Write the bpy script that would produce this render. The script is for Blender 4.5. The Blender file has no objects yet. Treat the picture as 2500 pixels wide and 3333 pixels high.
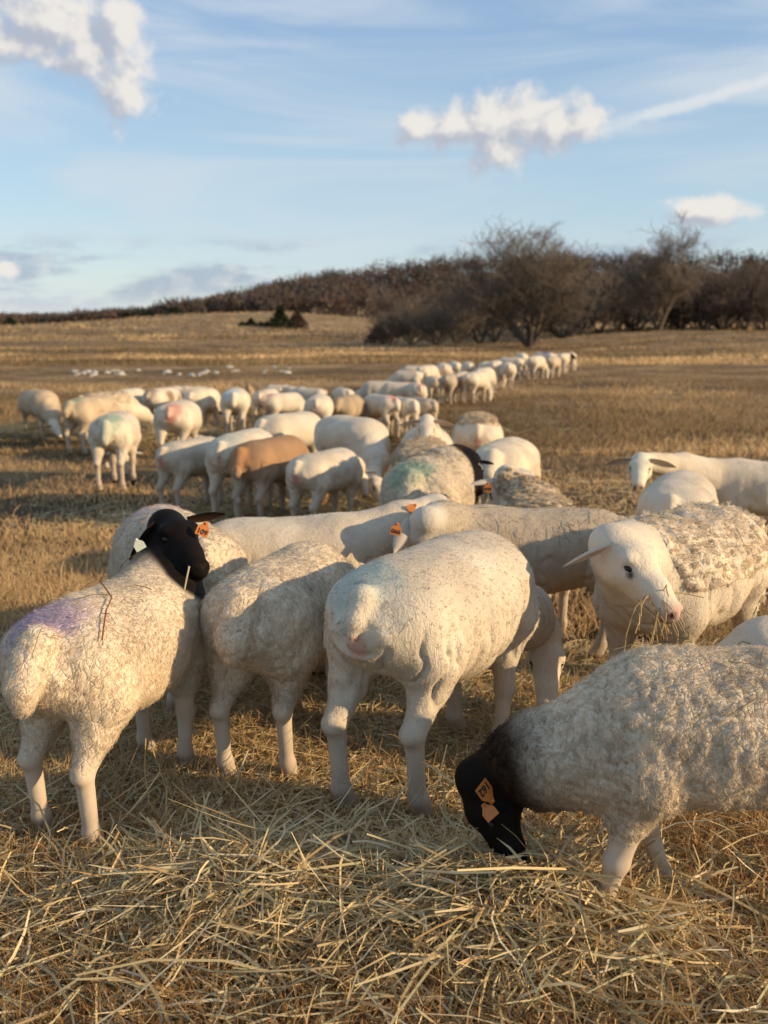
import bpy, math, random
import numpy as np
from mathutils import Vector, Matrix, kdtree
random.seed(7); rng = np.random.default_rng(7)
SC = bpy.context.scene
COL = SC.collection
RAD = math.radians

# ---------------------------------------------------------------- camera
F = 3200.0; W0, H0 = 2500.0, 3333.0; CAMZ = 1.3; PITCH = 10.73
cam = bpy.data.cameras.new('camera'); camo = bpy.data.objects.new('camera', cam); COL.objects.link(camo)
cam.sensor_fit = 'VERTICAL'; cam.sensor_height = 24.0; cam.lens = 24.0*F/H0
cam.clip_start = 0.05; cam.clip_end = 5000
camo.location = (0, 0, CAMZ); camo.rotation_euler = (RAD(90-PITCH), 0, 0)
cam.dof.use_dof = True; cam.dof.focus_distance = 2.35; cam.dof.aperture_fstop = 2.6
SC.camera = camo

# ---------------------------------------------------------------- sky and sun
SUN_EL = 18.0; SUN_AZ = math.atan2(0.95, -0.31)          # clockwise from +Y (away from the camera)
SDIR = Vector((math.sin(SUN_AZ)*math.cos(RAD(SUN_EL)), math.cos(SUN_AZ)*math.cos(RAD(SUN_EL)), math.sin(RAD(SUN_EL))))
sun = bpy.data.lights.new('sun', 'SUN'); sun.energy = 3.6; sun.angle = RAD(0.6); sun.color = (1.0, 0.74, 0.44)
suno = bpy.data.objects.new('sun', sun); COL.objects.link(suno)
suno.rotation_euler = SDIR.to_track_quat('Z', 'Y').to_euler(); suno.location = SDIR*50
SC.view_settings.view_transform = 'Standard'; SC.view_settings.look = 'None'
SC.view_settings.exposure = 0.64; SC.view_settings.gamma = 1.0
SKY_STRENGTH = 0.15

class NT:
    """small helper around a node tree"""
    def __init__(s, tree):
        s.t = tree; s.n = tree.nodes; s.l = tree.links
    def new(s, kind, **kw):
        n = s.n.new(kind)
        for k, v in kw.items():
            if k.startswith('i_'):
                key = k[2:].replace('_', ' ')
                s.put(n.inputs[key], v)
            else: setattr(n, k, v)
        return n
    def put(s, inp, v):
        if hasattr(v, 'is_output') or isinstance(v, bpy.types.NodeSocket): s.l.new(v, inp)
        else: inp.default_value = v
    def m(s, op, a, b=0.0, c=0.0):
        n = s.n.new('ShaderNodeMath'); n.operation = op
        s.put(n.inputs[0], a); s.put(n.inputs[1], b)
        if op in ('MULTIPLY_ADD', 'COMPARE', 'SMOOTH_MIN', 'SMOOTH_MAX'): s.put(n.inputs[2], c)
        return n.outputs[0]
    def ramp(s, v, lo, hi, a=0.0, b=1.0):
        n = s.n.new('ShaderNodeMapRange'); n.interpolation_type = 'SMOOTHSTEP'
        s.put(n.inputs[0], v); s.put(n.inputs[1], lo); s.put(n.inputs[2], hi); s.put(n.inputs[3], a); s.put(n.inputs[4], b)
        return n.outputs[0]
    def mix(s, f, a, b):
        n = s.n.new('ShaderNodeMix'); n.data_type = 'RGBA'
        s.put(n.inputs[0], f); s.put(n.inputs[6], a); s.put(n.inputs[7], b)
        return n.outputs[2]
    def vec(s, x, y, z=0.0):
        n = s.n.new('ShaderNodeCombineXYZ'); s.put(n.inputs[0], x); s.put(n.inputs[1], y); s.put(n.inputs[2], z)
        return n.outputs[0]
    def noise(s, v, scale, detail=6.0, rough=0.55, dist=0.0):
        n = s.n.new('ShaderNodeTexNoise'); s.put(n.inputs['Vector'], v)
        n.inputs['Scale'].default_value = scale; n.inputs['Detail'].default_value = detail
        n.inputs['Roughness'].default_value = rough; n.inputs['Distortion'].default_value = dist
        return n.outputs['Fac']

def px_azel(u, v):
    p = RAD(PITCH); a = (u-1250)/F; b = (H0/2-v)/F
    d = Vector((a, math.cos(p)+math.sin(p)*b, -math.sin(p)+math.cos(p)*b)).normalized()
    return math.atan2(d.x, d.y), math.asin(d.z)

world = bpy.data.worlds.new('World'); SC.world = world; world.use_nodes = True
w = NT(world.node_tree); w.n.clear()
sky = w.new('ShaderNodeTexSky', sky_type='NISHITA', sun_disc=False, sun_elevation=RAD(SUN_EL), sun_rotation=SUN_AZ)
sky.air_density = 1.0; sky.dust_density = 0.4; sky.ozone_density = 2.2
tc = w.new('ShaderNodeTexCoord')
sx = w.new('ShaderNodeSeparateXYZ'); w.l.new(tc.outputs['Generated'], sx.inputs[0])
AZ = w.m('ARCTAN2', sx.outputs[0], sx.outputs[1]); EL = w.m('ARCSINE', sx.outputs[2])
KD = SKY_STRENGTH*2**SC.view_settings.exposure
def dl(r, g, b): return tuple((c/255/12.92 if c < 11 else ((c/255+.055)/1.055)**2.4)/KD for c in (r, g, b))+(1,)
skyc = sky.outputs[0]
air = w.mix(w.ramp(EL, RAD(-1), RAD(8), 0, 1), dl(194, 203, 210), dl(172, 195, 212))
air = w.mix(w.ramp(EL, RAD(7), RAD(20), 0, 1), air, dl(136, 167, 206))
air = w.mix(w.ramp(EL, RAD(20), RAD(80), 0, 1), air, dl(128, 156, 196))
skyc = w.mix(0.72, skyc, air)
# cirrus veils: stretched noise
cv = w.vec(w.m('MULTIPLY', w.m('ADD', AZ, w.m('MULTIPLY', EL, 0.5)), 2.2), w.m('MULTIPLY', EL, 13.0))
ci = w.noise(cv, 1.15, 5.0, 0.52, 0.9)
cim = w.m('MULTIPLY', w.ramp(ci, 0.38, 0.70), 0.7)
skyc = w.mix(cim, skyc, dl(212, 222, 230))
# low cloud bank near the horizon
lb = w.noise(w.vec(w.m('MULTIPLY', AZ, 6.0), w.m('MULTIPLY', EL, 26.0), 3.0), 1.6, 5.0, 0.55)
lbm = w.m('MULTIPLY', w.m('MULTIPLY', w.ramp(lb, 0.42, 0.62), w.ramp(EL, RAD(0.2), RAD(2.2))), w.ramp(EL, RAD(5.2), RAD(3.6)))
lbc = w.mix(w.ramp(w.noise(w.vec(AZ, EL, 1.0), 42.0, 3.0), 0.45, 0.7), dl(160, 176, 198), dl(208, 208, 212))
skyc = w.mix(w.m('MULTIPLY', lbm, 0.7), skyc, lbc)
# contrail
def seg_mask(u0, v0, u1, v1, wid):
    a0, e0 = px_azel(u0, v0); a1, e1 = px_azel(u1, v1)
    L = math.hypot(a1-a0, e1-e0); tx, ty = (a1-a0)/L, (e1-e0)/L
    da = w.m('SUBTRACT', AZ, a0); de = w.m('SUBTRACT', EL, e0)
    t = w.m('ADD', w.m('MULTIPLY', da, tx), w.m('MULTIPLY', de, ty))
    n = w.m('ABSOLUTE', w.m('ADD', w.m('MULTIPLY', da, -ty), w.m('MULTIPLY', de, tx)))
    n = w.m('ADD', n, w.m('MULTIPLY', w.m('SUBTRACT', w.noise(w.vec(AZ, EL, 5.0), 60.0, 4.0), 0.5), wid*1.1))
    m = w.ramp(n, wid, wid*0.15)
    return w.m('MULTIPLY', m, w.ramp(t, -0.02, 0.05))
skyc = w.mix(w.m('MULTIPLY', seg_mask(1960, 415, 2520, 255, 0.0085), 0.8), skyc, dl(226, 230, 234))
# cumulus: elliptical seeds broken up by noise; lit on the sun side by comparing density with an offset sample
def density(da, de, blobs):
    az = w.m('ADD', AZ, da); el = w.m('ADD', EL, de)
    tot = None
    for (u, v, ru, rv, rot) in blobs:
        a0, e0 = px_azel(u, v); c, s_ = math.cos(rot), math.sin(rot)
        x = w.m('SUBTRACT', az, a0); y = w.m('SUBTRACT', el, e0)
        xr = w.m('MULTIPLY', w.m('ADD', w.m('MULTIPLY', x, c), w.m('MULTIPLY', y, s_)), F/ru)
        yr = w.m('MULTIPLY', w.m('ADD', w.m('MULTIPLY', x, -s_), w.m('MULTIPLY', y, c)), F/rv)
        d = w.m('SUBTRACT', 1.0, w.m('SQRT', w.m('ADD', w.m('MULTIPLY', xr, xr), w.m('MULTIPLY', yr, yr))))
        tot = d if tot is None else w.m('SMOOTH_MAX', tot, d, 0.25)
    n1 = w.noise(w.vec(az, el, 0.3), 34.0, 7.0, 0.58, 0.15)
    return w.m('ADD', tot, w.m('MULTIPLY', w.m('SUBTRACT', n1, 0.5), 2.2))
blobs = [(130, 60, 250, 120, -0.1), (300, 150, 220, 130, -0.55), (395, 275, 105, 115, -0.35), (395, 90, 90, 100, 0), (60, 150, 120, 70, 0),
         (1640, 400, 190, 120, 0.0), (1780, 400, 190, 100, 0.0), (1375, 420, 85, 62, 0), (1500, 415, 130, 85, 0), (1620, 475, 140, 100, 0), (1880, 420, 90, 60, 0),
         (2310, 685, 150, 58, 0), (20, 878, 38, 26, 0),
         (3600, 250, 420, 150, 0.1), (-1500, 420, 350, 140, 0), (5400, 500, 380, 110, 0), (-3600, 300, 420, 160, 0)]
d0 = density(0, 0, blobs); d1 = density(0.014, 0.012, blobs)
cm = w.ramp(d0, -0.1, 0.62)
lit = w.ramp(w.m('SUBTRACT', d0, d1), -0.4, 0.45)
cc = w.mix(lit, dl(184, 188, 200), dl(240, 235, 228))
skyc = w.mix(w.m('MULTIPLY', cm, 0.94), skyc, cc)
bg = w.new('ShaderNodeBackground'); w.l.new(skyc, bg.inputs[0]); bg.inputs[1].default_value = SKY_STRENGTH
wo = w.new('ShaderNodeOutputWorld'); w.l.new(bg.outputs[0], wo.inputs[0])

# ---------------------------------------------------------------- numeric helpers
def sstep(a, b, x):
    t = np.clip((np.asarray(x, float)-a)/(b-a), 0, 1); return t*t*(3-2*t)
_H = rng.random(65536)
def vnoise(p, seed=0):
    """value noise in [0,1]; p (...,3)"""
    p = np.asarray(p, float); i = np.floor(p).astype(np.int64); f = p-i; f = f*f*(3-2*f)
    def h(a, b, c): return _H[((a*73856093) ^ (b*19349663) ^ (c*83492791) ^ (seed*2654435)) & 65535]
    x, y, z = i[..., 0], i[..., 1], i[..., 2]; fx, fy, fz = f[..., 0], f[..., 1], f[..., 2]
    r = 0
    for dx in (0, 1):
        for dy in (0, 1):
            for dz in (0, 1):
                r = r + h(x+dx, y+dy, z+dz)*(fx if dx else 1-fx)*(fy if dy else 1-fy)*(fz if dz else 1-fz)
    return r
def fbm(p, o=3, seed=0):
    r = 0; a = 0.5; t = 0
    for k in range(o):
        r = r + a*vnoise(np.asarray(p)*2**k, seed+k*17); t += a; a *= 0.5
    return r/t
def xy0(x, y, s=1.0, z=0.0):
    x = np.asarray(x, float); y = np.asarray(y, float)
    return np.stack([x*s, y*s, np.full(np.broadcast(x, y).shape, z)], -1)

def terrain(x, y):
    x = np.asarray(x, float); y = np.asarray(y, float)
    z = -0.28*sstep(3.4, 8.0, y)
    z = z + (0.05*(fbm(xy0(x, y, 0.45), 2, 3)-0.5) + 0.22*(fbm(xy0(x*.6, y, 0.16), 2, 4)-0.5)*sstep(10, 18, y)*sstep(0.9, 2.5, np.abs(x-0.10*y+0.6)))*sstep(5, 9, y)
    z = z + 0.9*(fbm(xy0(x, y, 0.05), 2, 5)-0.5)*sstep(35, 80, y)
    z = z + 1.15*sstep(9, 27, x)*sstep(35, 95, y)                       # swell on the right
    z = z + 3.6*np.exp(-(((x+30)/38)**2))*sstep(110, 225, y)            # pale knoll on the left
    z = z + 0.8*sstep(120, 225, y)
    ridge = 2.5 + 19.5*sstep(-130, 60, x)
    z = z + ridge*sstep(260, 440, y)
    return z
def tz(x, y): return float(terrain(np.array([x]), np.array([y]))[0])
_p = RAD(PITCH); CP, SP = math.cos(_p), math.sin(_p)
def ray(u, v):
    a = (u-1250)/F; b = (H0/2-v)/F
    return np.array([a, CP+SP*b, -SP+CP*b])
def at_y(u, v, y):
    d = ray(u, v); t = y/d[1]
    return np.array([d[0]*t, y, CAMZ+d[2]*t])
def ground_at(u, v):
    d = ray(u, v); t = 1.0
    for _ in range(60):
        p = d*t; t = (CAMZ-tz(p[0], p[1]))/(-d[2]) * 0.6 + t*0.4
    return d*t + np.array([0, 0, CAMZ])

def mesh_from(name, V, faces, smooth=True, col=None, alpha=None):
    """V (n,3) array; faces (m,k) int array (k = 3 or 4)"""
    V = np.ascontiguousarray(V, dtype=np.float32); faces = np.ascontiguousarray(faces, dtype=np.int32)
    me = bpy.data.meshes.new(name); m, k = faces.shape
    me.vertices.add(len(V)); me.vertices.foreach_set('co', V.ravel())
    me.loops.add(m*k); me.loops.foreach_set('vertex_index', faces.ravel())
    me.polygons.add(m); me.polygons.foreach_set('loop_start', np.arange(0, m*k, k, dtype=np.int32))
    try: me.polygons.foreach_set('loop_total', np.full(m, k, dtype=np.int32))
    except Exception: pass
    me.polygons.foreach_set('use_smooth', np.full(m, smooth, dtype=bool))
    me.update(calc_edges=True)
    if col is not None:
        a = me.attributes.new('Col', 'FLOAT_COLOR', 'POINT')
        c = np.ones((len(V), 4), np.float32); c[:, :3] = col
        if alpha is not None: c[:, 3] = alpha
        a.data.foreach_set('color', c.ravel())
    return me
def link(name, data, mat=None, parent=None):
    o = bpy.data.objects.new(name, data); COL.objects.link(o)
    if mat is not None and data is not None and len(data.materials) == 0: data.materials.append(mat)
    if parent is not None: o.parent = parent
    return o
def tag(o, label=None, cat=None, group=None, kind=None):
    if label: o['label'] = label
    if cat: o['category'] = cat
    if group: o['group'] = group
    if kind: o['kind'] = kind
    return o
def curves_from(name, P, R, col):
    """P (n,k,3) strands, R (n,k) radii, col (n,3)"""
    n, k = P.shape[:2]
    hc = bpy.data.hair_curves.new(name); hc.add_curves([k]*n)
    hc.attributes['position'].data.foreach_set('vector', np.ascontiguousarray(P, np.float32).ravel())
    ra = hc.attributes.get('radius') or hc.attributes.new('radius', 'FLOAT', 'POINT')
    ra.data.foreach_set('value', np.ascontiguousarray(R, np.float32).ravel())
    c = np.ones((n, 4), np.float32); c[:, :3] = col
    hc.attributes.new('Col', 'FLOAT_COLOR', 'CURVE').data.foreach_set('color', c.ravel())
    return hc
SC.cycles_curves.shape = 'RIBBONS'
SC.cycles.max_bounces = 5; SC.cycles.transparent_max_bounces = 8

# ---------------------------------------------------------------- materials
def mat_new(name):
    m = bpy.data.materials.new(name); m.use_nodes = True; t = NT(m.node_tree); t.n.clear()
    out = t.new('ShaderNodeOutputMaterial'); b = t.new('ShaderNodeBsdfPrincipled'); t.l.new(b.outputs[0], out.inputs[0])
    b.inputs['Specular IOR Level'].default_value = 0.2
    return m, t, b, out
def mat_plain(name, c, rough=0.7, spec=0.3):
    m, t, b, o = mat_new(name); b.inputs['Base Color'].default_value = (*c, 1); b.inputs['Roughness'].default_value = rough
    b.inputs['Specular IOR Level'].default_value = spec
    n = t.noise(t.new('ShaderNodeTexCoord').outputs['Object'], 60.0, 3.0)
    t.l.new(t.mix(t.ramp(n, 0.35, 0.7, 0, 0.35), (*c, 1), (c[0]*.7, c[1]*.68, c[2]*.65, 1)), b.inputs['Base Color'])
    return m
def mat_attr(name, rough=0.85, spec=0.15, transl=0.0, bump=None, sheen=0.0, var=0.0):
    m, t, b, out = mat_new(name)
    a = t.new('ShaderNodeAttribute', attribute_name='Col'); c = a.outputs['Color']
    obj = t.new('ShaderNodeTexCoord').outputs['Object']
    if var:
        c = t.mix(t.ramp(t.noise(obj, 9.0, 5.0, 0.6), 0.35, 0.75, 0, var), c, t.mix(1.0, c, (0.36, 0.27, 0.17, 1)))
        n = t.n[-1]
    t.put(b.inputs['Base Color'], c)
    if bump:
        bw = t.new('ShaderNodeRGBToBW'); t.l.new(a.outputs['Color'], bw.inputs[0]); sheenr = t.ramp(bw.outputs[0], 0.02, 0.12, 0.07, spec); t.l.new(sheenr, b.inputs['Specular IOR Level'])
        t.l.new(t.ramp(bw.outputs[0], 0.02, 0.12, 0.62, rough), b.inputs['Roughness'])
    b.inputs['Roughness'].default_value = rough; b.inputs['Specular IOR Level'].default_value = spec
    if sheen: b.inputs['Sheen Weight'].default_value = sheen; b.inputs['Sheen Roughness'].default_value = 0.5
    if bump == 'wool':
        vo = t.new('ShaderNodeTexVoronoi', feature='DISTANCE_TO_EDGE'); vo.inputs['Scale'].default_value = 38.0
        mp = t.new('ShaderNodeMapping'); mp.inputs['Scale'].default_value = (1.3, 1.0, 0.55); t.l.new(obj, mp.inputs[0])
        wv = t.new('ShaderNodeVectorMath', operation='ADD'); nn = t.new('ShaderNodeTexNoise'); nn.inputs['Scale'].default_value = 14.0
        sc_ = t.new('ShaderNodeVectorMath', operation='SCALE'); t.l.new(nn.outputs['Color'], sc_.inputs[0]); sc_.inputs['Scale'].default_value = 0.06
        t.l.new(mp.outputs[0], nn.inputs['Vector']); t.l.new(mp.outputs[0], wv.inputs[0]); t.l.new(sc_.outputs[0], wv.inputs[1])
        t.l.new(wv.outputs[0], vo.inputs['Vector'])
        h = t.m('ADD', t.ramp(vo.outputs['Distance'], 0.0, 0.10), t.m('MULTIPLY', t.noise(obj, 160.0, 4.0, 0.65), 0.5))
        bp = t.new('ShaderNodeBump'); t.l.new(t.m('MULTIPLY', a.outputs['Alpha'], 0.4), bp.inputs['Strength']); bp.inputs['Distance'].default_value = 0.012
        t.l.new(h, bp.inputs['Height']); t.l.new(bp.outputs[0], b.inputs['Normal'])
    elif bump == 'coat':
        mp = t.new('ShaderNodeMapping'); mp.inputs['Scale'].default_value = (1.2, 1.2, 0.35); t.l.new(obj, mp.inputs[0])
        h = t.m('ADD', t.noise(mp.outputs[0], 70.0, 5.0, 0.65, 0.8), t.m('MULTIPLY', t.noise(obj, 220.0, 3.0), 0.35))
        bp = t.new('ShaderNodeBump'); bp.inputs['Strength'].default_value = 0.55; bp.inputs['Distance'].default_value = 0.012
        t.l.new(h, bp.inputs['Height']); t.l.new(bp.outputs[0], b.inputs['Normal'])
    if transl:
        tr = t.new('ShaderNodeBsdfTranslucent'); t.put(tr.inputs[0], c)
        mx = t.new('ShaderNodeMixShader'); mx.inputs[0].default_value = transl
        t.l.new(b.outputs[0], mx.inputs[1]); t.l.new(tr.outputs[0], mx.inputs[2]); t.l.new(mx.outputs[0], out.inputs[0])
    return m
M = {}
M['coat'] = mat_attr('short_coat', 0.8, 0.12, bump='coat')
M['fleece'] = mat_attr('woolly_fleece', 0.95, 0.05, bump='wool')
M['hair'] = mat_attr('coat_hair', 0.7, 0.12, transl=0.42)
M['ear'] = mat_attr('ear_skin', 0.75, 0.15, transl=0.2)
M['hay'] = mat_attr('hay_blades', 0.55, 0.25, transl=0.28)
M['grass'] = mat_attr('dry_grass', 0.65, 0.15, transl=0.3)
M['bark'] = mat_attr('bark_and_twigs', 0.9, 0.1)
M['needles'] = mat_attr('evergreen_needles', 0.8, 0.1, transl=0.15)
M['eye'] = mat_plain('dark_eye', (0.012, 0.008, 0.005), 0.15, 0.35)
M['tag'] = mat_plain('orange_tag_plastic', (0.52, 0.17, 0.03), 0.45, 0.4)
M['tagw'] = mat_plain('pale_tag_plastic', (0.62, 0.64, 0.5), 0.45, 0.4)
M['ink'] = mat_plain('tag_ink', (0.03, 0.02, 0.015), 0.6, 0.2)
M['stone'] = mat_plain('pale_limestone', (0.5, 0.47, 0.42), 0.9, 0.2)

# ground
m, t, b, out = mat_new('dry_pasture_soil'); M['ground'] = m
geo = t.new('ShaderNodeNewGeometry'); pos = geo.outputs['Position']
n1 = t.noise(pos, 0.35, 6.0, 0.6); n2 = t.noise(pos, 7.0, 6.0, 0.7); sm_ = t.new('ShaderNodeMapping'); sm_.inputs['Scale'].default_value = (.4, 1, 1); t.l.new(pos, sm_.inputs[0]); n3 = t.noise(sm_.outputs[0], 0.11, 4.0, 0.55)
sp = t.new('ShaderNodeSeparateXYZ'); t.l.new(pos, sp.inputs[0])
far = t.ramp(sp.outputs[1], 4.0, 16.0)
soil = t.mix(t.ramp(n2, 0.3, 0.7), (0.028, 0.018, 0.009, 1), (0.10, 0.062, 0.028, 1))
grassc = t.mix(t.ramp(n1, 0.36, 0.66), (0.20, 0.125, 0.06, 1), (0.50, 0.345, 0.175, 1))
grassc = t.mix(t.ramp(n2, 0.35, 0.75, 0, 0.55), grassc, (0.07, 0.043, 0.018, 1))
grassc = t.mix(t.ramp(n3, 0.48, 0.66, 0, 0.7), grassc, (0.09, 0.058, 0.028, 1))  # dark swales: shadow in the field's dips painted into the ground colour
pale = t.ramp(sp.outputs[1], 120.0, 200.0, 0, 0.55)
grassc = t.mix(pale, grassc, (0.33, 0.225, 0.11, 1))
t.l.new(t.mix(far, soil, grassc), b.inputs['Base Color']); b.inputs['Roughness'].default_value = 0.95
bp = t.new('ShaderNodeBump'); bp.inputs['Strength'].default_value = 0.8; bp.inputs['Distance'].default_value = 0.08
t.l.new(t.m('ADD', n2, t.noise(pos, 40.0, 4.0, 0.7)), bp.inputs['Height']); t.l.new(bp.outputs[0], b.inputs['Normal'])

# ---------------------------------------------------------------- ground sheet
def build_ground():
    ys = np.concatenate([np.linspace(-40, 0, 12), np.linspace(0.15, 6, 60), np.linspace(6.2, 30, 90), np.geomspace(31, 700, 110), [1500, 3000]])
    ts = np.concatenate([np.linspace(-1, -0.36, 18), np.linspace(-0.35, 0.35, 140), np.linspace(0.36, 1, 18)])
    Y = ys[:, None]; hw = 30 + 1.3*np.abs(Y)
    X = ts[None, :]*hw*1.0; Y = np.broadcast_to(Y, X.shape)
    Z = terrain(X, Y) + mound(X, Y)*0.55
    V = np.stack([X, Y, Z], -1).reshape(-1, 3)
    nr, nc = X.shape; i = np.arange(nr-1)[:, None]*nc + np.arange(nc-1)[None, :]
    fc = np.stack([i, i+1, i+nc+1, i+nc], -1).reshape(-1, 4)
    o = link('ground', mesh_from('ground', V, fc), M['ground']); tag(o, 'dry brown winter pasture running to the wooded ridge', kind='structure')
def mound(x, y):
    """height of the scattered hay heap over the soil"""
    x = np.asarray(x, float); y = np.asarray(y, float)
    n = fbm(xy0(x, y, 2.2), 3, 11)
    h = 0.095*np.exp(-(((y-1.97+0.10*x)/0.20)**2))*np.exp(-((x-0.02)/0.60)**4)
    h = h + 0.014*np.exp(-(((y-2.75)/0.75)**2))*np.exp(-((x)/1.7)**4)
    h = h + 0.055*np.exp(-(((x-0.20)/0.22)**2)-(((y-1.93)/0.15)**2))
    return h*(0.45+1.1*n)
build_ground()

# ---------------------------------------------------------------- trees
def tubes(segs, sides=3, name='twigs', colf=None):
    """segs (n,8): p0 p1 r0 r1 -> prism mesh"""
    S = np.asarray(segs, float); a = S[:, :3]; b_ = S[:, 3:6]; d = b_-a; d /= np.linalg.norm(d, axis=1, keepdims=True)+1e-9
    ref = np.where(np.abs(d[:, 2:3]) > 0.9, np.array([[1., 0, 0]]), np.array([[0, 0, 1.]]))
    p = np.cross(d, ref); p /= np.linalg.norm(p, axis=1, keepdims=True)+1e-9; q = np.cross(d, p)
    V = []
    for base, r in ((a, S[:, 6]), (b_, S[:, 7])):
        for k in range(sides):
            an = 2*math.pi*k/sides
            V.append(base + (p*math.cos(an)+q*math.sin(an))*r[:, None])
    V = np.stack(V, 1); n = len(S); base = (np.arange(n)*2*sides)[:, None]
    fc = []
    for k in range(sides):
        k2 = (k+1) % sides
        fc.append(np.concatenate([base+k, base+k2, base+sides+k2, base+sides+k], 1))
    fc = np.stack(fc, 1).reshape(-1, 4)
    V = V.reshape(-1, 3); c = None if colf is None else np.repeat(colf, 2*sides, axis=0)
    return mesh_from(name, V, fc, True, c)

def grow_tree(seed, H, spread, stems=3, twig=3, levels=4, low=0.1):
    R = random.Random(seed); thick = []; fine = []
    def branch(p, d, L, r, lev):
        nseg = 4 if lev < 2 else 3
        pts = [p]; dd = d.copy()
        for k in range(nseg):
            j = Vector((R.gauss(0, 1), R.gauss(0, 1), R.gauss(0, .7)))*(0.10+0.05*lev)
            up = Vector((0, 0, 1))*(0.10 if lev > 0 else 0.05)
            dd = (dd + j + up).normalized()
            q = pts[-1] + dd*(L/nseg); pts.append(q)
            r0 = r*(1-0.75*k/nseg); r1 = r*(1-0.75*(k+1)/nseg)
            (thick if lev <= 1 else fine).append((*pts[-2], *q, r0, r1))
        if lev >= levels: return
        nb = [7, 8, 7, 5][min(lev, 3)]
        for k in range(nb):
            t = 0.2 + 0.8*(k+R.random())/nb
            i = min(int(t*nseg), nseg-1); f = t*nseg-i
            q = pts[i].lerp(pts[i+1], f)
            ax = dd.orthogonal(); ax.rotate(Matrix.Rotation(R.random()*6.283, 3, dd))
            ang = RAD(R.uniform(25, 60))
            nd = (dd*math.cos(ang) + ax*math.sin(ang))
            nd.z += 0.12 if lev else spread*0.1; nd.normalize()
            branch(q, nd, L*R.uniform(0.42, 0.66), max(r*(1-0.7*t)*0.55, 0.006), lev+1)
    for s in range(stems):
        a = 6.283*(s+R.random()*.5)/stems
        d = Vector((math.cos(a)*spread, math.sin(a)*spread, 1)).normalized()
        branch(Vector((0, 0, -0.15)), d, H*R.uniform(0.5, 0.62), H*0.018, 0)
    return thick, fine

def norm_tree(thick, fine, H):
    top = max(max(s[5] for s in fine), 0.1); k = H/top
    f = lambda S: [tuple(np.array(s)*k) for s in S]
    return f(thick), f(fine)

def bare_tree(variant, x, y, sc, label, group, rot, wid=1.0):
    r = tag(link('bare_tree', None), label, 'tree', group)
    r.location = (x, y, tz(x, y)); r.rotation_euler = (0, 0, rot); r.scale = (sc*wid, sc*wid, sc)
    link('trunk', variant[0], None, r); link('crown', variant[1], None, r)
    return r
def tree_variant(seed, H, spread, stems, twig_r, cols, levels=4):
    th, fi = norm_tree(*grow_tree(seed, H, spread, stems, levels=levels), H)
    th = np.array(th); fi = np.array(fi); fi[:, 6:8] = np.maximum(fi[:, 6:8], twig_r); 
    R = np.random.default_rng(seed)
    c0, c1 = np.array(cols[0]), np.array(cols[1])
    hh = np.clip(fi[:, 5]/H, 0, 1)[:, None]; jit = R.random((len(fi), 1))
    mt = tubes(th, 5, 'trunk', np.tile(c0, (len(th), 1))); mf = tubes(fi, 3, 'crown', c0*(1-jit*.8)+c1*jit*.8)
    for mm in (mt, mf): mm.materials.append(M['bark'])
    return mt, mf
GREYB = ((0.11, 0.090, 0.070), (0.29, 0.235, 0.178))
REDB = ((0.085, 0.066, 0.054), (0.19, 0.145, 0.112))
TV = [tree_variant(3, 9.6, 0.62, 6, 0.010, GREYB), tree_variant(12, 11.5, 0.55, 5, 0.012, GREYB),
      tree_variant(21, 6.5, 0.75, 5, 0.018, REDB, 3), tree_variant(33, 6.5, 0.9, 7, 0.02, GREYB, 3), tree_variant(41, 8.0, 0.45, 4, 0.018, REDB, 3)]
print('tree tris', [len(a.polygons)*2+len(b_.polygons)*2 for a, b_ in TV])
def ty(u, y): return (u-1250)/F*(y*CP+1.5*SP)
bare_tree(TV[0], ty(1725, 76), 76, 1.0, 'broad bare tree on its own short trunk just beyond the farthest sheep', None, 0.4, 1.32)
bare_tree(TV[1], ty(2140, 98), 98, 1.0, 'tallest bare tree on the crest of the rise, wide forked crown', None, 1.9, 1.12)
R = random.Random(5)
sp_ = [(1275, 92, 2, .50), (1340, 88, 3, .52), (1420, 84, 3, .70), (1490, 96, 2, .95), (1560, 100, 4, .85), (1610, 108, 2, .95),
       (1830, 100, 3, .9), (1880, 112, 4, 1.0), (1950, 108, 2, 1.05), (2010, 118, 4, 1.05), (2070, 110, 3, 1.0), (2210, 112, 2, 1.1),
       (2290, 106, 4, .95), (2350, 116, 3, 1.15), (2420, 110, 4, 1.0), (2480, 104, 2, 1.05), (2550, 112, 4, 1.1), (2630, 108, 3, 1.1),
       (1300, 120, 4, .8), (1400, 125, 2, .95), (1520, 128, 4, 1.0), (1680, 125, 2, 1.1), (1780, 128, 4, 1.0), (1900, 130, 3, 1.2), (2050, 135, 2, 1.3), (2160, 132, 3, 1.25),
       (2270, 130, 2, 1.3), (2390, 132, 2, 1.3), (2500, 134, 4, 1.25), (2600, 130, 2, 1.3)]
for (u, y, k, s) in sp_:
    bare_tree(TV[k], ty(u, y), y, s*R.uniform(.92, 1.08), {2: 'reddish brown leafless tree in the thicket on the rise', 3: 'low spreading grey leafless tree in the thicket on the rise', 4: 'slender upright brown leafless tree in the thicket on the rise'}[k], {2: 'reddish leafless trees of the thicket', 3: 'low spreading trees of the thicket', 4: 'slender upright trees of the thicket'}[k], R.random()*6.28, R.uniform(1.0, 1.3))

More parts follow.
